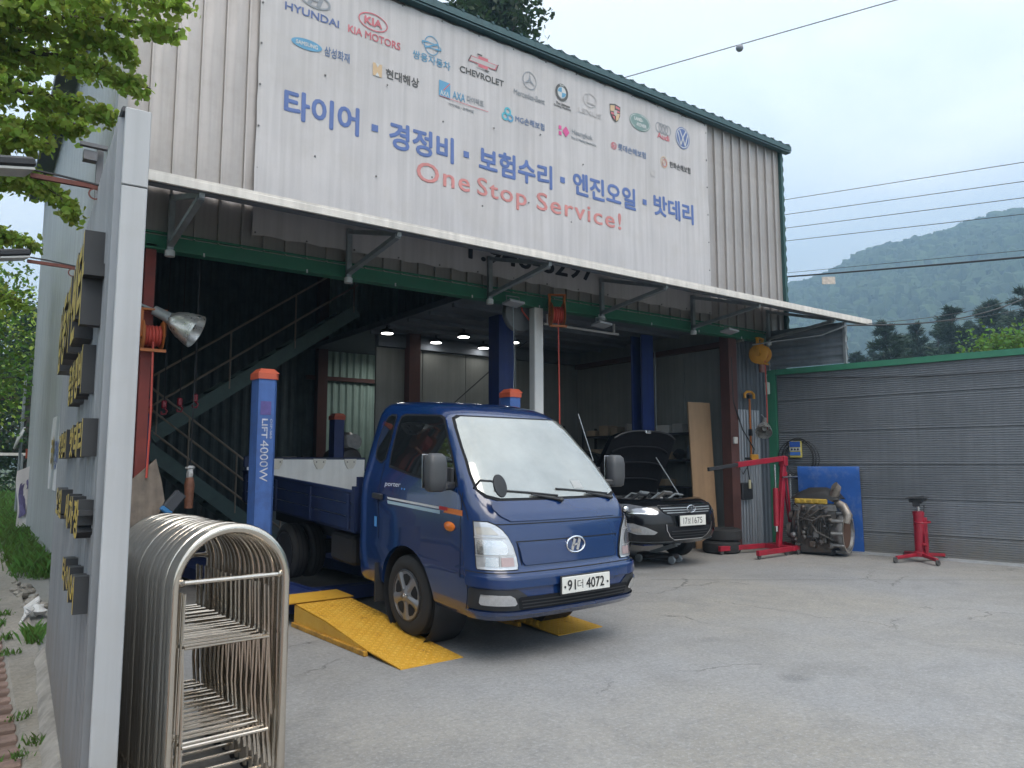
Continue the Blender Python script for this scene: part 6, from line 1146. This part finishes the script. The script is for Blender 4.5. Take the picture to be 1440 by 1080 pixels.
for i in range(14):
    mb = MB(); s = rng.uniform(.03, .09); mb.blob((0, 0, 0), (s, s * 1.2, s * .7), i, None, 8, 5, .3); y = 8.9 + i * .17; ob('rubble_stone', mb, M_strip, None, False, T(.56 + rng.uniform(-.1, .12), y, .05), 'grey rubble stone at the side wall foot, %s along the heap' % (ORD[i] if i < 9 else ['tenth', 'eleventh', 'twelfth', 'thirteenth', 'last'][i - 9]), 'stone', 'rubble at the wall foot')
# ------------------------------------------------------------------ overhead wires
def wire(name, a, b, r, sag, label, e0=.35, e1=.6):
    A, B = Vector(a), Vector(b); d = B - A; p = [A - d * e0 + d * (1 + e0 + e1) * i / 24 for i in range(25)]; mb = MB()
    mb.tube([(q.x, q.y, q.z - sag * (1 - (2 * i / 24 - 1) ** 2)) for i, q in enumerate(p)], r, 5); return ob(name, mb, mat('wire_black', (.03, .03, .032), .6, 0, 0), None, True, None, label, 'cable', 'overhead wires')
w1 = wire('overhead_wire', along(875, 110, 34), along(1260, 0, 30), .02, .0, 'single wire with a marker ball rising over the roof', .5, .8); mb = MB(); p = along(1040, 67, 32.2); mb.blob((p.x, p.y, p.z - .02), (.16, .16, .16), 1, None, 16, 10, 0); ob('marker_ball', mb, mat('ball_grey', (.25, .26, .3), .5, 0, .05), w1, True)
for i, (a, b) in enumerate((((1103, 281), (1440, 228)), ((1103, 302), (1440, 255)), ((1103, 321), (1440, 278)), ((1104, 339), (1440, 301)))): wire('overhead_wire', along(*a, 30), along(*b, 24), .012, .0, '%s of the four parallel wires beside the roof corner' % ('topmost', 'second from top', 'third from top', 'lowest')[i])
wc = wire('telecom_cable', along(1104, 388, 28), along(1440, 359, 20), .03, .06, 'thick black bundled cable crossing in front of the hill'); wire('telecom_cable', along(1104, 384, 28), along(1440, 352, 20), .008, .0, 'thin carrier wire just above the bundled cable')
p = along(1165, 391, 26.4); mb = MB(); mb.box((p.x, p.y, p.z - .09), (.45, .03, .26), T(p.x, p.y, p.z) @ RZ(-40) @ T(-p.x, -p.y, -p.z)); ob('cable_tag', mb, mat('tag_cream', (.55, .48, .42), .6, 0, .25, 9), wc)
e = Vector((12.1, 6.95, 3.86))
for i, (q, lb) in enumerate(((along(1440, 386, 16), 'black service drop cable, upper of those tied to the awning end'), (along(1440, 398, 17), 'thin service cable, middle of those tied to the awning end'), (along(1440, 415, 18), 'thin service cable, lowest of those tied to the awning end'))):
    mb = MB(); d = q - e; mb.tube([e + d * (k / 16 * 1.6) - Vector((0, 0, .55 * math.sin(PI * min(1, k / 16 * 1.0)))) * (.6 if i else 1) for k in range(17)], .014 if i == 0 else .007, 6); ob('service_cable', mb, MATS['wire_black'], None, True, None, lb, 'cable', 'service cables at the awning')
mb = MB(); mb.tube([e, (12.12, 7.0, 3.6), (12.16, 6.98, 3.45)], .014, 6); mb.tube([e, (11.9, 7.3, 3.72), (11.5, 8.0, 3.66), (11.3, 8.3, 3.62)], .012, 6); ob('service_cable', mb, galv, None, True, None, 'pale cable ends looped under the awning end', 'cable', 'service cables at the awning')
# ------------------------------------------------------------------ haze
hz = MB(); hz.box((250, 250, 198), (2000, 2000, 404)); hzm = bpy.data.materials.new('haze'); hzm.use_nodes = True; n_ = hzm.node_tree; n_.nodes.remove(n_.nodes['Principled BSDF']); pv = n_.nodes.new('ShaderNodeVolumePrincipled'); pv.inputs['Color'].default_value = (.42, .69, 1, 1); pv.inputs['Density'].default_value = .0015; pv.inputs['Anisotropy'].default_value = .2; n_.links.new(pv.outputs[0], n_.nodes['Material Output'].inputs['Volume'])
ob('haze', hz, hzm, kind='stuff', label='pale blue summer haze in the air', cat='haze')
